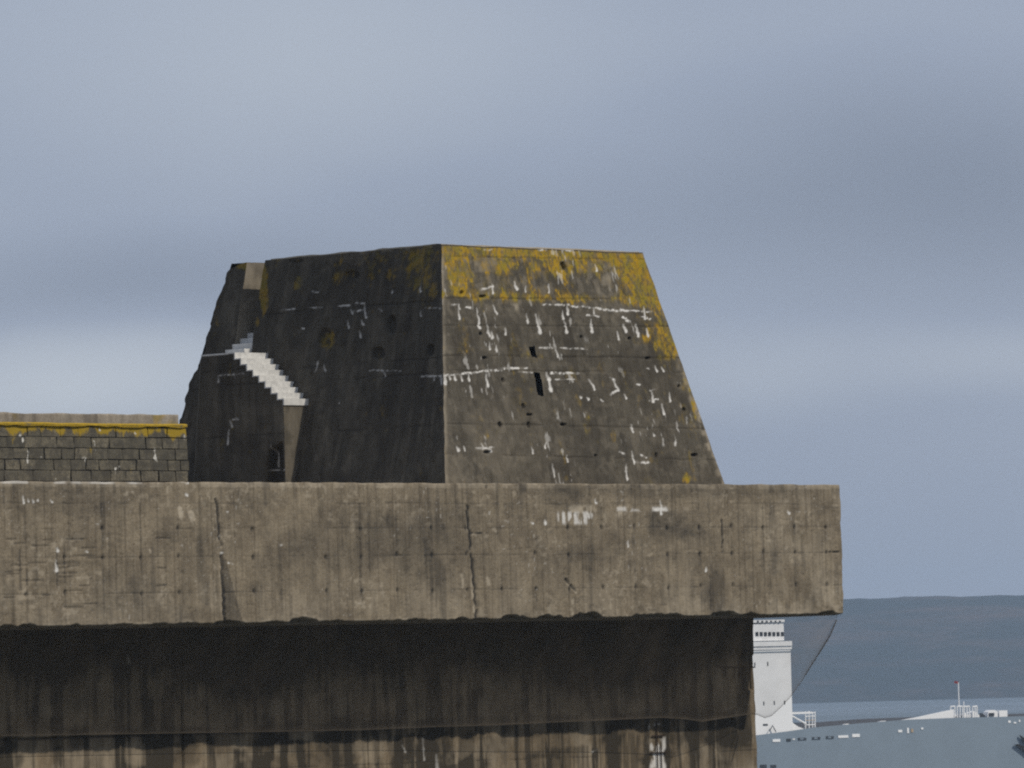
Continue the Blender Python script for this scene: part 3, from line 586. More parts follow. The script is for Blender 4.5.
def side_masks(V):
    px, py = proj(B.w(V)); Yc, Z = V[..., 1], V[..., 2]
    nz = fbm(Yc * 1.0, Z * 1.0, 302, 5); st = fbm(Yc * 3.0, Z * 0.35, 303, 4); fn = fbm(Yc * 4.5, Z * 4.5, 304, 4)
    W = np.zeros_like(Z); K = W.copy(); A = W.copy()
    for a in LM: W = np.maximum(W, 0.8 * mark(px, py, *a))
    bias = 0.09 * sst(Z, 4.2, 7.6) * sst(Yc, 7.5, 3.8) + 0.10 * sst(Z, 6.2, 7.8)
    for (a, b_, rx, ry, s_) in ((425, 275, 30, 40, 0.08), (428, 310, 14, 60, 0.12), (264, 290, 7, 40, 0.22), (245, 262, 14, 12, 0.25), (326, 340, 12, 14, 0.16), (380, 355, 10, 8, 0.12), (300, 285, 10, 14, 0.12), (256, 322, 5, 10, 0.2)):
        bias = bias + s_ * sst(blob(px, py, a, b_, rx, ry), 0, 0.6)
    ln = 0.27 * nz + 0.33 * st + 0.2 * fn + 0.2 * fbm(Yc * 12, Z * 9, 308, 3)
    G = 0.55 * sst(ln + bias, 0.64, 0.80)
    K += 0.17 + 0.28 * sst(st, 0.48, 0.66) + 0.25 * sst(nz, 0.5, 0.68) + 0.2 * sst(fbm(Yc * 0.45, Z * 0.45, 306, 3), 0.45, 0.6)  # even dark base paints extra shade into the left faces; blotches vary
    d = 0.06 * (fbm(Yc * 0.55, Z * 0.55, 307, 4) - 0.5) + 0.03 * (fn - 0.5)
    for (a, b_, rx, ry) in ((326, 338, 9, 13), (378, 353, 9, 8), (352, 275, 10, 6), (392, 325, 6, 12), (430, 350, 5, 8), (296, 260, 10, 5)):
        q = sst(blob(px, py, a, b_, rx, ry) + 0.3 * (fn - 0.5), 0.1, 0.5); K += 0.6 * q; d = d + 0.12 * q
    for y_ in (300, 357, 372, 424):
        zz = B.hit(425, y_ + 1.5, (-16.72, 0, 0), (1, 0, -0.25))[2]
        q = np.exp(-((Z - zz) / 0.025) ** 2) * sst(fbm(Yc * 0.9, Yc * 0, y_, 3), 0.35, 0.5); K += 0.5 * q; d = d + 0.03 * q
    A += 0.25 * sst(Yc - yF(Z), 0.12, 0.02) * sst(nz, 0.3, 0.5) + 0.10 * sst(fn, 0.5, 0.7) * sst(fbm(Yc * 0.8, Z * 0.8, 309, 3), 0.4, 0.6) + 0.10 * sst(fbm(Yc * 4, Z * 0.8, 310, 4), 0.55, 0.7)
    A += 0.45 * sst(Z, ZT - 0.12, ZT - 0.05) * (px > 350) * sst(fbm(Yc * 1.5, Yc * 0, 320, 3), 0.45, 0.55) * (px < 432)
    return np.stack([W, G, np.minimum(K, 0.9), A], -1), d
def side_strip(ya, yb, z0, z1, n, rough_back=False):
    zs = np.unique(np.concatenate([np.arange(z0, z1, 0.03), [z1]])); ss = np.linspace(0, 1, n)
    S, Z = np.meshgrid(ss, zs, indexing='ij'); a = ya(Z); b_ = yb(Z); Y = a * (1 - S) + b_ * S
    V = np.stack([xL(Z), Y, Z], 2); Mk, d = side_masks(V)
    d = d * sst(np.minimum(S, 1 - S) * abs(b_ - a), 0, 0.5) * sst(ZT - Z, 0, 0.3)
    V[:, :, 0] += d
    if rough_back:   # weathered outer corner
        V[:, :, 1] += S * (0.55 * (fbm(Z * 0.8, Z * 0, 330, 4) - 0.5) + 0.12 * (vn(Z * 6, Z * 0, 331) - 0.5)) - 0.28 * S * sst(Z, ZT - 0.3, ZT)
        V[:, :, 2] -= 0.10 * S * S * sst(Z, ZT - 0.2, ZT)
    push(V.reshape(-1, 3), grid_faces(len(ss), len(zs), 0, True), Mk.reshape(-1, 4))
side_strip(yF, lambda z: 0 * z + YN0, 0, ZT, 200)
side_strip(lambda z: 0 * z + YN0, lambda z: 0 * z + YN1, 0, ZL, 18)
side_strip(lambda z: 0 * z + YN1, yB, 0, ZT, 60, True)
def quadgrid(p00, p10, p11, p01, n=24, mk=(0, 0, 0, 0), rough=0.0, seed=5):
    s, t = np.meshgrid(np.linspace(0, 1, n), np.linspace(0, 1, n), indexing='ij'); s = s[..., None]; t = t[..., None]
    P = [np.array(q, float) for q in (p00, p10, p11, p01)]
    V = (P[0] * (1 - s) + P[1] * s) * (1 - t) + (P[3] * (1 - s) + P[2] * s) * t
    V = V.reshape(-1, 3); Mk = np.tile(np.array(mk, float), (len(V), 1))
    nzz = fbm(V[:, 0] * 1.5 + V[:, 1], V[:, 2] * 1.5 + V[:, 1], seed, 4)
    Mk[:, 2] += 0.4 * sst(nzz, 0.5, 0.7)
    push(V, grid_faces(n, n), Mk)
    return V
bk = lambda z: yB(z)
# right and back faces, roof, stair passage
quadgrid((xR(0), yF(0), 0), (xR(0), yB(0), 0), (xR(ZT), yB(ZT), ZT), (xR(ZT), yF(ZT), ZT), 60)
quadgrid((xR(0), yB(0), 0), (xL(0), yB(0), 0), (xL(ZT), yB(ZT) , ZT), (xR(ZT), yB(ZT), ZT), 40)
quadgrid((xL(ZT), yF(ZT), ZT), (xR(ZT), yF(ZT), ZT), (xR(ZT), YN0, ZT), (xL(ZT), YN0, ZT), 40)
quadgrid((xL(ZT), YN1, ZT - 0.01), (xR(ZT), YN1, ZT - 0.01), (xR(ZT), yB(ZT), ZT - 0.01), (xL(ZT), yB(ZT), ZT - 0.01), 30)
quadgrid((XP, YN0, ZT), (xR(ZT), YN0, ZT), (xR(ZT), YN1, ZT), (XP, YN1, ZT), 12)
quadgrid((xL(ZL), YN1, ZL), (XP, YN1, ZL), (XP, YN1, ZT), (xL(ZT), YN1, ZT), 40, (0, 0.0, 0, 0.42))
quadgrid((XP, YN0, ZL), (xL(ZL), YN0, ZL), (xL(ZT), YN0, ZT), (XP, YN0, ZT), 30)
quadgrid((XP, YN1, ZL), (XP, YN0, ZL), (XP, YN0, ZT), (XP, YN1, ZT), 10)
V = np.concatenate(parts_V); Fq = np.concatenate(parts_F); Mk = np.concatenate(parts_M)
V = jag(V, 0.05, 1.6)
tower.mesh('tower_body', V, Fq, M['tower'], None, Mk)
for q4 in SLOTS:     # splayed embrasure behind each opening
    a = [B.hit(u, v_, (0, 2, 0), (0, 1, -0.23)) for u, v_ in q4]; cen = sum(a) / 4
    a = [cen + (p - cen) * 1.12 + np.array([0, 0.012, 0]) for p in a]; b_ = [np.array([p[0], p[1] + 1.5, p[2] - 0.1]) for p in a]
    tower.mesh('embrasure', a + b_, [(4, 5, 6, 7)] + [(k, (k + 1) % 4, 4 + (k + 1) % 4, 4 + k) for k in range(4)], M['shade_anchor_black'])
# roof lip: a thin uneven screed set back from the arris
def lip():
    zt = ZT - 0.02; pts = []
    g_ = Geo(); n = 60
    a = np.array([xL(ZT) + 0.06, yF(ZT) + 0.07]); b_ = np.array([xR(ZT) - 0.10, yF(ZT) + 0.07])
    for (p, q) in ((a, b_),):
        for i in range(n):
            s0, s1 = i / n, (i + 1) / n; h0, h1 = [0.035 + 0.05 * float(fbm(np.array([s * 14.0]), np.array([0.0]), 340, 3)[0]) for s in (s0, s1)]
            p0 = p + (q - p) * s0; p1 = p + (q - p) * s1
            g_.add([(p0[0], p0[1], zt), (p1[0], p1[1], zt), (p1[0], p1[1], zt + h1), (p0[0], p0[1], zt + h0), (p0[0], p0[1] + 0.5, zt), (p1[0], p1[1] + 0.5, zt), (p1[0], p1[1] + 0.5, zt + h1), (p0[0], p0[1] + 0.5, zt + h0)],
                   [(0, 1, 2, 3), (3, 2, 6, 7), (5, 4, 7, 6)])
    g_.build(tower, 'roof_screed', M['tower'])
    g2 = Geo()
    for i in range(n):
        s0, s1 = i / n, (i + 1) / n; y0, y1 = [yF(ZT) + 0.3 + (YN0 - yF(ZT) - 0.5) * s for s in (s0, s1)]
        h0, h1 = [0.02 + 0.10 * float(fbm(np.array([s * 9.0]), np.array([0.0]), 341, 3)[0]) for s in (s0, s1)]
        x0 = xL(ZT) + 0.08
        g2.add([(x0, y0, zt), (x0, y1, zt), (x0, y1, zt + h1), (x0, y0, zt + h0), (x0 + 0.5, y0, zt), (x0 + 0.5, y1, zt), (x0 + 0.5, y1, zt + h1), (x0 + 0.5, y0, zt + h0)], [(0, 3, 2, 1), (3, 7, 6, 2), (4, 5, 6, 7)])
    g2.build(tower, 'roof_screed', M['parapet'])
lip()
# outside stair: solid stepped base against the left face, whitened steps
SX, SY, NS = -17.06, 8.86, 9
Z0, RISE, RUN = 2.88, 0.2011, 0.278
YL = SY + NS * RUN
poly = [(SY, 0.0)]
for i in range(NS):
    poly += [(SY + i * RUN, Z0 + (i + 1) * RISE - 0.022), (SY + (i + 1) * RUN, Z0 + (i + 1) * RISE - 0.022)] if i else [(SY, Z0 + RISE - 0.022), (SY + RUN, Z0 + RISE - 0.022)]
YE = 12.66
poly += [(YE, Z0 + NS * RISE - 0.022), (YE + 0.55, 0.0)]
def stair_base():
    # outer face as a fine grid so that stains and the arch recess are real
    ys = np.arange(SY, YE + 0.56, 0.045); zs = np.linspace(0, 1, 150)
    top = np.interp(ys, [p[0] for p in poly[1:-1]], [p[1] for p in poly[1:-1]])
    idx = np.clip(((ys - SY) / RUN).astype(int), 0, NS - 1); top = Z0 + (idx + 1) * RISE - 0.022
    top = np.where(ys > YE, (YE + 0.55 - ys) / 0.55 * top, top)
    Yg = ys[:, None] * np.ones((1, len(zs))); Zg = top[:, None] * zs[None, :]; Xg = np.full_like(Yg, SX)
    Vv = np.stack([Xg, Yg, Zg], 2); Mk, d = side_masks(Vv); px, py = proj(B.w(Vv))
    arch = in_quad(px, py, ((270, 450), (281.5, 443), (282.5, 490), (265, 490)), 2.0)
    Mk[..., 2] = np.minimum(Mk[..., 2] + 0.5 * arch, 0.92); Mk[..., 3] += 0.10 * rect(px, py, 240, 405, 283, 438, 6)
    Mk[..., 0] = np.maximum(Mk[..., 0], 0.7 * sst(Zg, top[:, None] - 0.05, top[:, None] - 0.01) * (Yg > YL) )
    Vv[..., 0] += np.maximum(d * 0.5, 0.30 * arch) * sst(Yg, SY, SY + 0.15) * sst(top[:, None] - Zg, 0, 0.15)
    n1 = len(ys) * len(zs); Vv = Vv.reshape(-1, 3); Mk = Mk.reshape(-1, 4); Fq1 = grid_faces(len(ys), len(zs), 0, True)
    # front face
    s, t = np.meshgrid(np.linspace(0, 1, 30), np.linspace(0, 1, 80), indexing='ij')
    zt = Z0 + RISE - 0.03; Z_ = t * zt; X_ = SX * (1 - s) + (xL(Z_) + 0.1) * s; V2 = np.stack([X_, np.full_like(X_, SY), Z_], 2)
    nz = fbm(X_ * 2.2, Z_ * 1.6, 350, 4); M2 = np.zeros(V2.shape[:2] + (4,)); M2[..., 3] = 0.04 + 0.14 * sst(nz, 0.35, 0.6); M2[..., 2] = 0.3 * sst(fbm(X_ * 3, Z_ * 1.2, 351, 4), 0.45, 0.68) + 0.2 * sst(Z_, 0.9, 0.1)
    V2[..., 1] += 0.03 * (nz - 0.5)
    Fq2 = grid_faces(30, 80, n1)
    o = tower.mesh('stair_base', np.concatenate([Vv, V2.reshape(-1, 3)]), np.concatenate([Fq1, Fq2]), M['tower'], None, np.concatenate([Mk, M2.reshape(-1, 4)]))
    Geo().prism([(max(a, SY + 0.08), b_ - 0.012) if b_ > 0.5 else (max(a, SY + 0.08), b_) for a, b_ in poly if a <= YE] + [(YE, 0.0)], 'x', SX + 0.34, xL(2.0) + 0.9).build(tower, 'stair_body', M['tower'], o)
    return o
sb = stair_base()
sc_o = bpy.data.objects.new('staircase', None); col.objects.link(sc_o); sc_o.parent = tower.o; sc_o.empty_display_size = 0.3
for i in range(NS):
    y0 = SY + i * RUN; zt = Z0 + (i + 1) * RISE; zb = zt - RISE
    xr_ = xL(zt) + 0.06
    j = random.uniform(-0.012, 0.012)
    g_ = Geo().prism([(y0 - 0.03 + j, zb - 0.015), (y0 + 0.012, zb - 0.015), (y0 + 0.012, zt - 0.04), (y0 + RUN + 0.02, zt - 0.04), (y0 + RUN + 0.02, zt - 0.004), (y0 - 0.03 + j, zt)], 'x', SX - 0.012 + j * 0.6, xr_)
    g_.build(tower, 'step', M['step'], sc_o)
Geo().box(SX - 0.01, xL(ZL) + 0.1, YL + 0.02, YE - 0.02, Z0 + NS * RISE - 0.05, Z0 + NS * RISE).build(tower, 'landing', M['step'], sc_o)
for i in range(17):
    x0 = xL(ZL) - 0.30 + i * 0.33; zt = ZL + (i + 1) * 0.188
    Geo().box(x0, x0 + 0.36, YN0 - 0.03, YN1 + 0.03, zt - 0.45, min(zt, ZT - 0.02)).build(tower, 'step', M['step'], sc_o)

# ------------------------------------------------------------------ block wall and parapet behind it
bw = Thing('masonry_parapet', B, (-36, 0.7, 0), 'low grey masonry block wall with yellow lichen coping on the bunker roof', 'wall')
XE, YF_ = -29.32, 0.50
mo = Geo().box(-43.5, XE - 0.10, YF_ + 0.06, YF_ + 0.5, 0.0, 1.65).build(bw, 'mortar_bed', M['mole'])  # dark core colour stands in for shade inside the open joints
def block_mesh(k):
    rnd = random.Random(k); bm = bmesh.new(); bmesh.ops.create_cube(bm, size=1.0)
    bmesh.ops.bevel(bm, geom=bm.edges[:], offset=0.045, segments=1, affect='EDGES', clamp_overlap=True)
    for v in bm.verts: v.co += Vector([rnd.uniform(-0.030, 0.030) for _ in range(3)])
    me = bpy.data.meshes.new('block'); bm.to_mesh(me); bm.free(); me.materials.append(M['block']); return me
bms = [block_mesh(k) for k in range(6)]
ch = [0.325, 0.325, 0.333, 0.333, 0.328]; z = 0.012
for r_, h_ in enumerate(ch):
    x = XE + (0.05 if r_ == 1 else 0.0) + random.uniform(-0.03, 0.01); first = True
    while x > -43.2:
        L = random.choice((0.52, 0.62, 0.68, 0.72, 0.8))
        if first and r_ % 2: L = 0.36
        first = False
        o = bpy.data.objects.new('block', random.choice(bms)); col.objects.link(o); o.parent = bw.o
        o.location = Vector((x - L / 2, YF_ + 0.26 + random.uniform(-0.012, 0.012), z + h_ / 2)) - Vector(bw.b)
        gap = random.choice((0.0, 0.004, 0.012, 0.03)); o.scale = (L - gap, 0.5, h_ - random.choice((0.002, 0.006, 0.02))); x -= L
    z += h_
us = np.arange(-43.4, XE + 0.04, 0.12)
V = []; 
for u in us:
    n_ = float(fbm(np.array([u * 0.9]), np.array([0.0]), 360, 3)[0]) - 0.5; n2_ = float(vn(np.array([u * 3.0]), np.array([0.0]), 361)[0]) - 0.5
    V += [(u, YF_ - 0.05 + 0.03 * n_, 1.655 + 0.06 * n2_), (u, YF_ - 0.06 + 0.03 * n2_, 1.71 + 0.03 * n_), (u, YF_ - 0.02, 1.75 + 0.04 * n_), (u, YF_ + 0.52, 1.75 + 0.04 * n_), (u, YF_ + 0.54, 1.64)]
nn = len(us); Fs = [(i * 5 + k, (i + 1) * 5 + k, (i + 1) * 5 + (k + 1) % 5, i * 5 + (k + 1) % 5) for i in range(nn - 1) for k in range(5)] + [tuple(range(5)), tuple(range((nn - 1) * 5, nn * 5))[::-1]]
g_ = Geo().add(V, Fs); g_.build(bw, 'coping', M['coping'])
PY = 1.75
pr = B.hit(178, 414, (0, PY, 0), (0, 1, 0))
par = Thing('concrete_parapet', B, (-36, PY + 0.25, 0), 'pale weathered concrete parapet rising just behind the lichened block wall', 'parapet')
us = np.arange(-43.5, pr[0] + 0.05, 0.06); vs = np.arange(0, pr[2] + 0.001, 0.05)
X, Z = np.meshgrid(us, vs, indexing='ij'); nz = fbm(X * 1.3, Z * 1.3, 370, 4)
Zo = Z + (Z > vs[-1] - 0.01) * 0.06 * (fbm(X * 1.4, Z * 0, 371, 4) - 0.5)
V = np.stack([X, PY + 0.02 * (nz - 0.5), Zo], 2); bt = V[:, -1:].copy(); bt[:, :, 1] += 0.5; V = np.concatenate([V, bt], 1)
sd_ = V[-1:].copy(); sd_[:, :, 1] = PY + 0.5; V = np.concatenate([V, sd_], 0)
Mk = np.zeros(V.shape[:2] + (4,)); q = fbm(V[..., 0] * 1.6, V[..., 2] * 1.6, 372, 4); Mk[..., 1] = 0.55 * sst(q, 0.56, 0.7); Mk[..., 2] = 0.35 * sst(fbm(V[..., 0] * 3, V[..., 2] * 0.5, 373, 4), 0.5, 0.7)
par.mesh('parapet_face', V.reshape(-1, 3), grid_faces(V.shape[0], V.shape[1]), M['parapet'], None, Mk.reshape(-1, 4))
Geo().box(-43.5, pr[0] - 0.03, PY + 0.06, PY + 0.49, 0, pr[2] - 0.06).build(par, 'parapet_body', M['parapet'])

# ------------------------------------------------------------------ debris net under the overhang
net = Thing('debris_net', B, (-20, 1.2, -7.6), 'brown translucent safety net draped from the roof slab lip to the wall', 'net')
hem_px = [(-160, 741, 3.0), (0, 736, 3.0), (120, 734, 3.0), (250, 732, 3.0), (360, 730, 3.0), (430, 727, 2.9), (500, 725, 2.8), (560, 722, 2.7), (620, 719.5, 2.6), (660, 717.5, 2.5), (685, 719, 2.5), (702, 721.5, 2.5), (718, 719, 2.6), (735, 716.5, 2.8), (752, 714, 3.1), (757, 714.5, 2.7), (765, 718, 2.3), (772, 715.5, 2.0), (780, 708, 1.7), (790, 697.5, 1.4), (800, 684, 1.1), (810, 667.5, 0.8), (820, 652, 0.5), (830, 636, 0.2), (837, 619, 0.03)]
hem = np.array([B.hit(a, b_, (0, y_, 0), (0, 1, 0)) for a, b_, y_ in hem_px])
fin = np.linspace(0, len(hem) - 1, 420); hem = np.stack([np.interp(fin, np.arange(len(hem)), hem[:, k]) for k in range(3)], 1)
top = hem.copy(); top[:, 1] = 0.10; top[:, 2] = -T + 0.03
top[:, 0] = np.interp(np.linspace(0, 1, 420), [0, 0.55, 1], [hem[0, 0], np.interp(0.55, np.linspace(0, 1, 420), hem[:, 0]), -0.04])
k_ = np.argmax(hem[:, 0] > -5.0); top[:k_, 0] = hem[:k_, 0]; top[k_:, 0] = np.linspace(top[k_ - 1, 0], -0.04, len(top) - k_)
nv = 40; tt = np.linspace(0, 1, nv)[None, :, None]
V = top[:, None, :] * (1 - tt) + hem[:, None, :] * tt
bell = (4 * tt * (1 - tt))[..., 0]
V[..., 1] += bell * (0.12 + 0.22 * (fbm(V[..., 0] * 1.1, tt[..., 0] * 2 + 0 * V[..., 0], 380, 3) - 0.5)); V[..., 0] += bell * 0.05 * (fbm(V[..., 0] * 2, tt[..., 0] * 3 + 0 * V[..., 0], 381, 2) - 0.5)
dens = 0.13 + 0.07 * fbm(V[..., 0] * 4, V[..., 2] * 0.8, 382, 3) + 0.05 * sst(V[..., 0], -1.4, -0.4) + 0.26 * sst(tt[..., 0] + 0 * V[..., 0], 0.965, 1.0) + 0.22 * sst(tt[..., 0] + 0 * V[..., 0], 0.80, 1.0) * sst(V[..., 0], -1.6, -0.4)
Mk = np.stack([dens, dens * 0, dens * 0, dens * 0 + 1], 2)
net.mesh('netting', V.reshape(-1, 3), grid_faces(420, nv), M['net'], None, Mk.reshape(-1, 4), True)
Geo().tube(hem[::2], 0.006, 4).build(net, 'hem_rope', M['rope'])
Geo().tube(hem[hem[:, 0] > -1.0][::2], 0.017, 5).build(net, 'hem_binding', M['rope'])

# ------------------------------------------------------------------ moored ship
SD = 1600.0
sp0 = C + ray(790, 735) * SD
S_ = Frame((sp0[0], sp0[1], 0.0), math.radians(27))
def sh(px, py, y=0.0): return S_.hit(px, py, (0, y, 0), (0, 1, 0))
ship = Thing('moored_ship', S_, (0, 10, 0), 'large grey hulled ship with tall white superstructure moored beyond the bunker', 'ship')
def hull():
    xs = np.concatenate([np.linspace(-75, -12, 12), np.linspace(-10, 110, 80)])
    top_px = [(757, 735.2), (790, 731), (815, 727.3), (860, 723.3), (905, 719.8), (950, 718), (1008, 716.6), (1060, 714.5)]
    tp = np.array([sh(a, b_) for a, b_ in top_px]); topz = np.interp(xs, tp[:, 0], tp[:, 2])
    x_b = 108.0
    V = []; nlev = 9
    for x, tz in zip(xs, topz):
        f = np.clip((x - 62) / (x_b - 62), 0, 1); half = 11.0 * (1 - f ** 1.8)
        prof = []
        for k in range(nlev):
            t = k / (nlev - 1); z = -1.5 + (tz + 1.5) * t
            hw = half * (1 - (0.55 * f) * (1 - t)) if f > 0 else half
            prof.append((x - (1 - t) * 9 * f, 11.0 - hw, z))
        V += prof + [(p[0], 22.0 - p[1], p[2]) for p in prof[::-1]]
    n = 2 * nlev; Fs = [(i * n + k, (i + 1) * n + k, (i + 1) * n + k + 1, i * n + k + 1) for i in range(len(xs) - 1) for k in range(n - 1) if k != nlev - 1]
    Fs += [tuple(range(n))[::-1]]
    g_ = Geo().add(V, Fs); o = g_.build(ship, 'hull', M['ship_grey'])
    dv = []
    for i in range(len(xs)):
        a, b_ = V[i * n + nlev - 1], V[i * n + nlev]; dv += [(a[0], a[1] + 0.01, a[2] - 0.25), (b_[0], b_[1] - 0.01, b_[2] + 0.35), (a[0], a[1] + 0.01, a[2] - 0.75), (b_[0], b_[1] - 0.01, b_[2] - 0.75)]
    Geo().add(dv, [(4 * i, 4 * i + 1, 4 * i + 5, 4 * i + 4) for i in range(len(xs) - 1)] + [(4 * i + 2, 4 * i + 6, 4 * i + 7, 4 * i + 3) for i in range(len(xs) - 1)]).build(ship, 'deck', M['mole'])
    return o
hl = hull()
def on_side(px0, py0, px1, py1, name, mat, parent=hl, y=0.0, t=0.12, label=None):
    a = sh(px0, py1, y); b_ = sh(px1, py0, y)
    return Geo().box(a[0], b_[0], y - t, y + 0.05, a[2], b_[2]).build(ship, name, mat, parent, label)
for q in ((798, 737.6, 806, 740.3), (812, 736.9, 820, 739.6), (826, 736.0, 833.5, 738.8)):
    a = sh(q[0], q[3]); b_ = sh(q[2], q[1])
    fr = on_side(*q, 'side_port', M['ship_dark'])
    on_side(q[0] + 2.2, q[1] + 0.5, q[2] - 2.6, q[3] - 0.6, 'port_lid', M['ship_grey'], hl, -0.12, 0.06)
for q in ((838, 735.2, 848, 738), (852, 733.8, 859.5, 737.2), (772.5, 739, 780, 742), (898, 729.8, 902, 732.4), (907, 727.8, 908.6, 733.2), (921, 727.5, 923, 729.5), (1008, 720.5, 1010.4, 722.8), (1013.5, 722, 1016, 723.6), (1018.6, 719.8, 1020, 722)):
    on_side(*q, 'side_port', M['ship_white'], label='white painted hull opening cover')
on_side(911, 728.8, 913, 732.4, 'side_port', M['tanpaint'], label='tan hull opening cover')
on_side(786.5, 738.5, 790.5, 741.5, 'side_port', M['ship_dark']); on_side(792.5, 738.5, 794.5, 740, 'side_port', M['ship_white'])
on_side(760, 764.5, 766.5, 768.5, 'side_port', M['ship_dark']); on_side(770.5, 764.8, 776, 768.5, 'side_port', M['ship_dark'])
# superstructure
def blk(px0, py0, px1, py1, y0, y1, name, mat, parent=None, xl=None, label=None):
    a = sh(px0, py1, y0); b_ = sh(px1, py0, y0)
    return Geo().box(a[0] if xl is None else xl, b_[0], y0, y1, a[2], b_[2]).build(ship, name, mat, parent, label)
sup = blk(757, 650, 790.5, 737, 0.6, 20.8, 'superstructure', M['ship_white'], xl=-26.0)
blk(757, 641, 792.0, 646.5, 0.2, 21.2, 'deck_ledge', M['ship_white'], sup, xl=-27.0)
blk(757, 646.5, 791.8, 650.0, 0.45, 21.0, 'bridge_wing', M['ship_white'], sup, xl=-27.0)
blk(757, 623.6, 783.6, 641, 1.2, 20.0, 'bridge', M['ship_white'], sup, xl=-24.0)
blk(757, 619.5, 784.6, 622.6, 0.9, 20.3, 'bridge_roof', M['ship_white'], sup, xl=-24.3)
blk(757, 622.6, 783.2, 623.6, 1.3, 20.0, 'bridge_band', M['ship_white'], sup, xl=-24.2)
for i in range(7):
    x0 = 755.6 + 4.22 * i
    a = sh(x0, 636.2, 1.2); b_ = sh(x0 + 2.7, 632.0, 1.2)
    Geo().box(a[0], b_[0], 1.12, 1.26, a[2], b_[2]).build(ship, 'window', M['glass'], sup)
for i in range(6):
    x0 = 757 + 4.4 * i
    a = sh(x0, 622.4, 0.9); b_ = sh(x0 + 1.7, 620.6, 0.9)
    Geo().box(a[0], b_[0], 0.82, 0.95, a[2], b_[2]).build(ship, 'roof_vent', M['ship_dark'], sup)
for (a_, b_) in ((767.7, 663.5), (754.8, 664), (763.8, 703), (774.3, 702.5), (784.6, 702.2)):
    p = sh(a_ - 0.4, b_ + 2.2, 0.6); q = sh(a_ + 0.4, b_ - 1.6, 0.6); Geo().box(p[0], q[0], 0.52, 0.62, p[2], q[2]).build(ship, 'vent_slot', M['ship_dark'], sup)
blk(757, 651.0, 790.8, 653.0, 0.5, 20.9, 'painted_shadow_band', M['ship_grey'], sup, xl=-26.05)  # grey strip stands in for the shadow under the bridge wing
Geo().tube([sh(769.5, 731, -0.1), sh(772.5, 725.5, -0.1), sh(776, 732, -0.1)], 0.13).build(ship, 'davit', M['ship_dark'])
on_side(763, 723.8, 767.6, 725.8, 'name_plate', M['ship_dark'], sup, 0.6, 0.06)
# access platform and lattice beside the superstructure
Geo().box(sh(790, 714, 1)[0], sh(812, 714, 1)[0], 1, 4, sh(800, 714.0, 1)[2], sh(800, 712.0, 1)[2]).build(ship, 'gangway_beam', M['ship_white'])
Geo().tube([sh(792, 716, 1.2), sh(806, 724, 1.2)], 0.2).build(ship, 'brace', M['ship_white'])
Geo().prism([tuple(sh(a, b_, 1.4)[[0, 2]]) for a, b_ in ((790, 718), (793, 723), (798, 726.5), (806, 729.5), (815, 730.5), (815, 732), (790, 733))], 'y', 1.4, 6).build(ship, 'curved_bulwark', M['ship_white'])
for a_ in (805.5, 809, 812.5, 815):
    Geo().tube([sh(a_, 731, 1.2), sh(a_, 711 + random.uniform(-1, 1), 1.2)], 0.14).build(ship, 'lattice_post', M['ship_white'])
for b_ in (713, 716.5, 720.5, 725):
    Geo().tube([sh(805, b_, 1.2), sh(815.5, b_ - 0.4, 1.2)], 0.11).build(ship, 'lattice_rail', M['ship_white'] if b_ != 720.5 else M['tanpaint'])
# foredeck: breakwater, fence, jackstaff, winches
bwk = Geo().prism([tuple(sh(a, b_, 1.0)[[0, 2]]) for a, b_ in ((900.5, 722), (901, 720.2), (918, 717), (936, 713), (951, 709.8), (953, 709.4), (953, 720), (930, 721.5))], 'y', 0.6, 1.4)
bwk.build(ship, 'breakwater_plate', M['ship_white'])
fence = bpy.data.objects.new('deck_fence', None); col.objects.link(fence); fence.parent = ship.o
for a_, b_ in ((950.5, 955), (957, 962.5), (963.8, 969.5), (972.5, 977)):
    Geo().tube([sh(a_, 706.6, 0.8), sh(b_, 706.3, 0.8)], 0.16).build(ship, 'rail', M['ship_white'], fence)
for a_ in (950.5, 954.8, 957.2, 960, 962.6, 964.2, 966.8, 969.4, 972.6, 975, 977):
    Geo().tube([sh(a_, 719.5, 0.8), sh(a_, 706.3, 0.8)], 0.15).build(ship, 'post', M['ship_white'], fence)
Geo().prism([tuple(sh(a, b_, 2.0)[[0, 2]]) for a, b_ in ((952, 720), (953, 716.5), (958, 713.5), (968, 713.5), (975, 711), (980, 716), (982, 719))], 'y', 2.0, 4.0).build(ship, 'winch_house', M['ship_white'])
for q in ((954, 716.5, 957, 719.5), (961.5, 715.5, 964, 718.5)):
    on_side(*q, 'winch_opening', M['ship_dark'], None, 1.95, 0.1)
st_ = Geo().tube([sh(959, 707, 1), sh(958.2, 682.5, 1)], 0.14).build(ship, 'jackstaff', M['ship_white'])
fl = []
for i in range(7):
    for k in range(2):
        p = sh(958.3 - 4.2 * i / 6, 681.2 + 2.4 * k + 0.3 * math.sin(i * 1.3), 1.0); fl.append((p[0], p[1] + 0.25 * math.sin(i * 1.7), p[2]))
fl2 = [(a, b_ + 0.03, c_) for a, b_, c_ in fl]
g_ = Geo().add(fl + fl2, [(2 * i, 2 * i + 1, 2 * i + 3, 2 * i + 2) for i in range(6)] + [(14 + 2 * i, 14 + 2 * i + 2, 14 + 2 * i + 3, 14 + 2 * i + 1) for i in range(6)] + [(0, 2, 16, 14), (12, 13, 27, 26), (0, 14, 15, 1)])
g_.build(ship, 'flag', M['flag'], st_, 'small red flag at the staff top')
Geo().tube([sh(963.7, 707, 0.9), sh(963.6, 701.5, 0.9)], 0.12).build(ship, 'lamp_post', M['ship_white'])
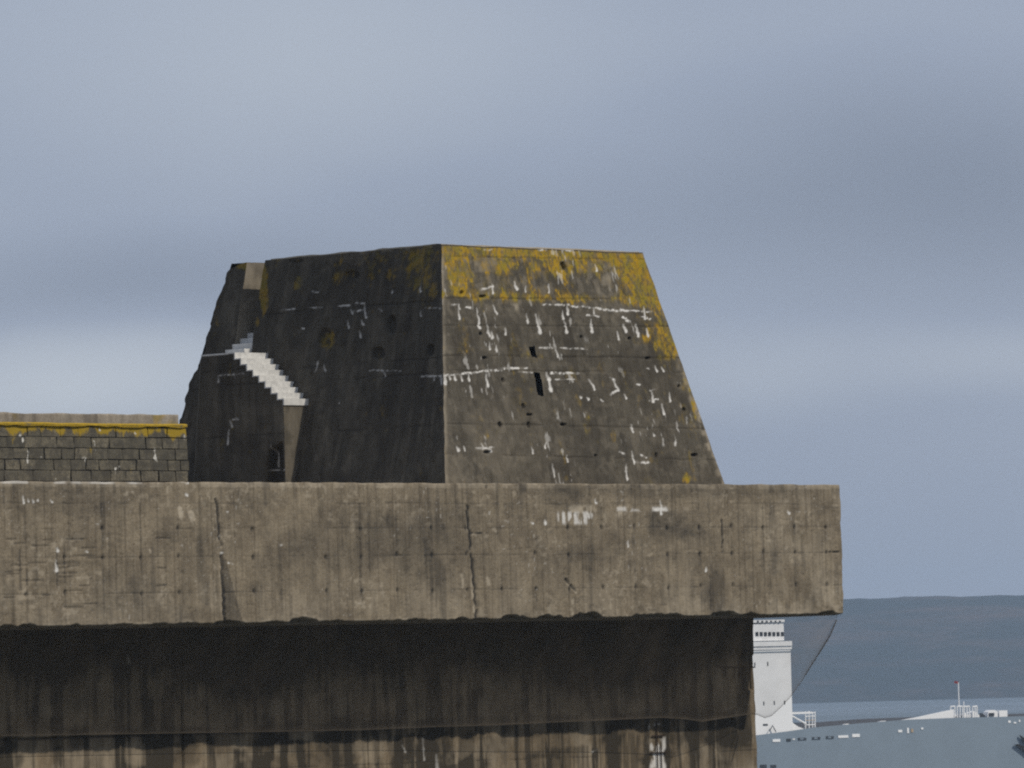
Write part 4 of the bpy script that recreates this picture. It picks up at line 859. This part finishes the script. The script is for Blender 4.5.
Geo().prism([tuple(sh(a, b_, 1.5)[[0, 2]]) for a, b_ in ((987.5, 717.5), (988, 712), (990.5, 710), (994.5, 710), (997.5, 711.5), (998.5, 717.5))], 'y', 1.5, 3.5).build(ship, 'anchor_winch', M['ship_white'])
on_side(989, 712.8, 994, 716.2, 'winch_drum', M['ship_dark'], None, 1.45, 0.15)
Geo().prism([tuple(sh(a, b_, 1.5)[[0, 2]]) for a, b_ in ((981, 717.5), (982, 713), (984.5, 715), (987, 717.8))], 'y', 1.5, 2.6).build(ship, 'bollard_pair', M['ship_dark'])
blk(999.3, 710.3, 1007.3, 717.5, 1.2, 4.2, 'deck_locker', M['ship_white'])
Geo().prism([tuple(sh(a, b_, 0.4)[[0, 2]]) for a, b_ in ((879.5, 722.6), (880.5, 721.2), (885.5, 720.8), (886.5, 722.4))], 'y', 0.3, 1.5).build(ship, 'deck_fairlead', M['ship_white'])
Geo().prism([tuple(sh(a, b_, 0.4)[[0, 2]]) for a, b_ in ((843, 725.6), (844, 724.2), (848.5, 723.6), (849.5, 725.0))], 'y', 0.3, 1.0).build(ship, 'deck_fairlead', M['ship_white'])
# bow anchor hanging at the hawse
yh = -0.35
anc = Geo()
def plate(pts, y0, y1): anc.prism([tuple(sh(a, b_, -0.3)[[0, 2]]) for a, b_ in pts], 'y', y0, y1)
plate([(1019.0, 735.0), (1022.0, 737.0), (1030, 742.5), (1030, 747.5), (1023.2, 742.2)], -0.75, -0.30)
plate([(1014.2, 744.4), (1018.6, 744.0), (1030, 750.2), (1030, 756.5), (1021.5, 750.2)], -0.75, -0.30)
plate([(1028, 740.5), (1033, 743), (1033, 758), (1028, 758)], -0.95, -0.25)
plate([(1032, 747.6), (1047, 741.2), (1048, 743.2), (1033, 750.4)], -0.7, -0.4)
anc.build(ship, 'anchor', M['shade_anchor_black'], hl, 'dark bow anchor with two pointed flukes')

# ------------------------------------------------------------------ harbour mole behind the ship
Md = 3050.0
mo0 = C + ray(850, 735) * Md
MF = Frame((mo0[0], mo0[1], 0.0), math.radians(1.5))
mole = Thing('harbour_mole', MF, (0, 6, 0), 'low dark stone breakwater lying on the water behind the grey ship', 'breakwater')
us = np.linspace(-330, 140, 240); V = []
for u in us:
    n_ = [float(fbm(np.array([u * 0.12 + k * 7.7]), np.array([k * 1.0]), 390, 3)[0]) - 0.5 for k in range(3)]
    V += [(u, -4 + 2 * n_[0], -1.0), (u, 2.5 + 1.2 * n_[1], 2.6 + 0.8 * n_[1]), (u, 4.0, 3.0), (u, 4.3, 5.9 + 0.12 * n_[2]), (u, 8.0, 5.9 + 0.12 * n_[2]), (u, 9.0, -1.0)]
nn = len(us); Fs = [(i * 6 + k, (i + 1) * 6 + k, (i + 1) * 6 + (k + 1) % 6, i * 6 + (k + 1) % 6) for i in range(nn - 1) for k in range(6)] + [tuple(range(6)), tuple(range((nn - 1) * 6, nn * 6))[::-1]]
Geo().add(V, Fs).build(mole, 'rubble_bank', M['mole'])

# ------------------------------------------------------------------ haze over the bay
hv, hf = Geo().box(-7800, 7800, -600, 12000, -3.0, 215.0).fix()
hm, nt = new_mat('bay_haze')
pv = nt.n('ShaderNodeVolumePrincipled'); pv.inputs['Color'].default_value = (0.60, 0.78, 1.0, 1); pv.inputs['Density'].default_value = 7.0e-5; pv.inputs['Anisotropy'].default_value = 0.0
o = nt.n('ShaderNodeOutputMaterial'); nt.t.links.new(pv.outputs[0], o.inputs['Volume'])
plain('haze', hv, hf, hm, 'stuff')
sc.cycles.use_denoising = False; sc.cycles.filter_width = 2.1; sc.cycles.volume_bounces = 0; sc.cycles.transparent_max_bounces = 12; sc.cycles.max_bounces = 6
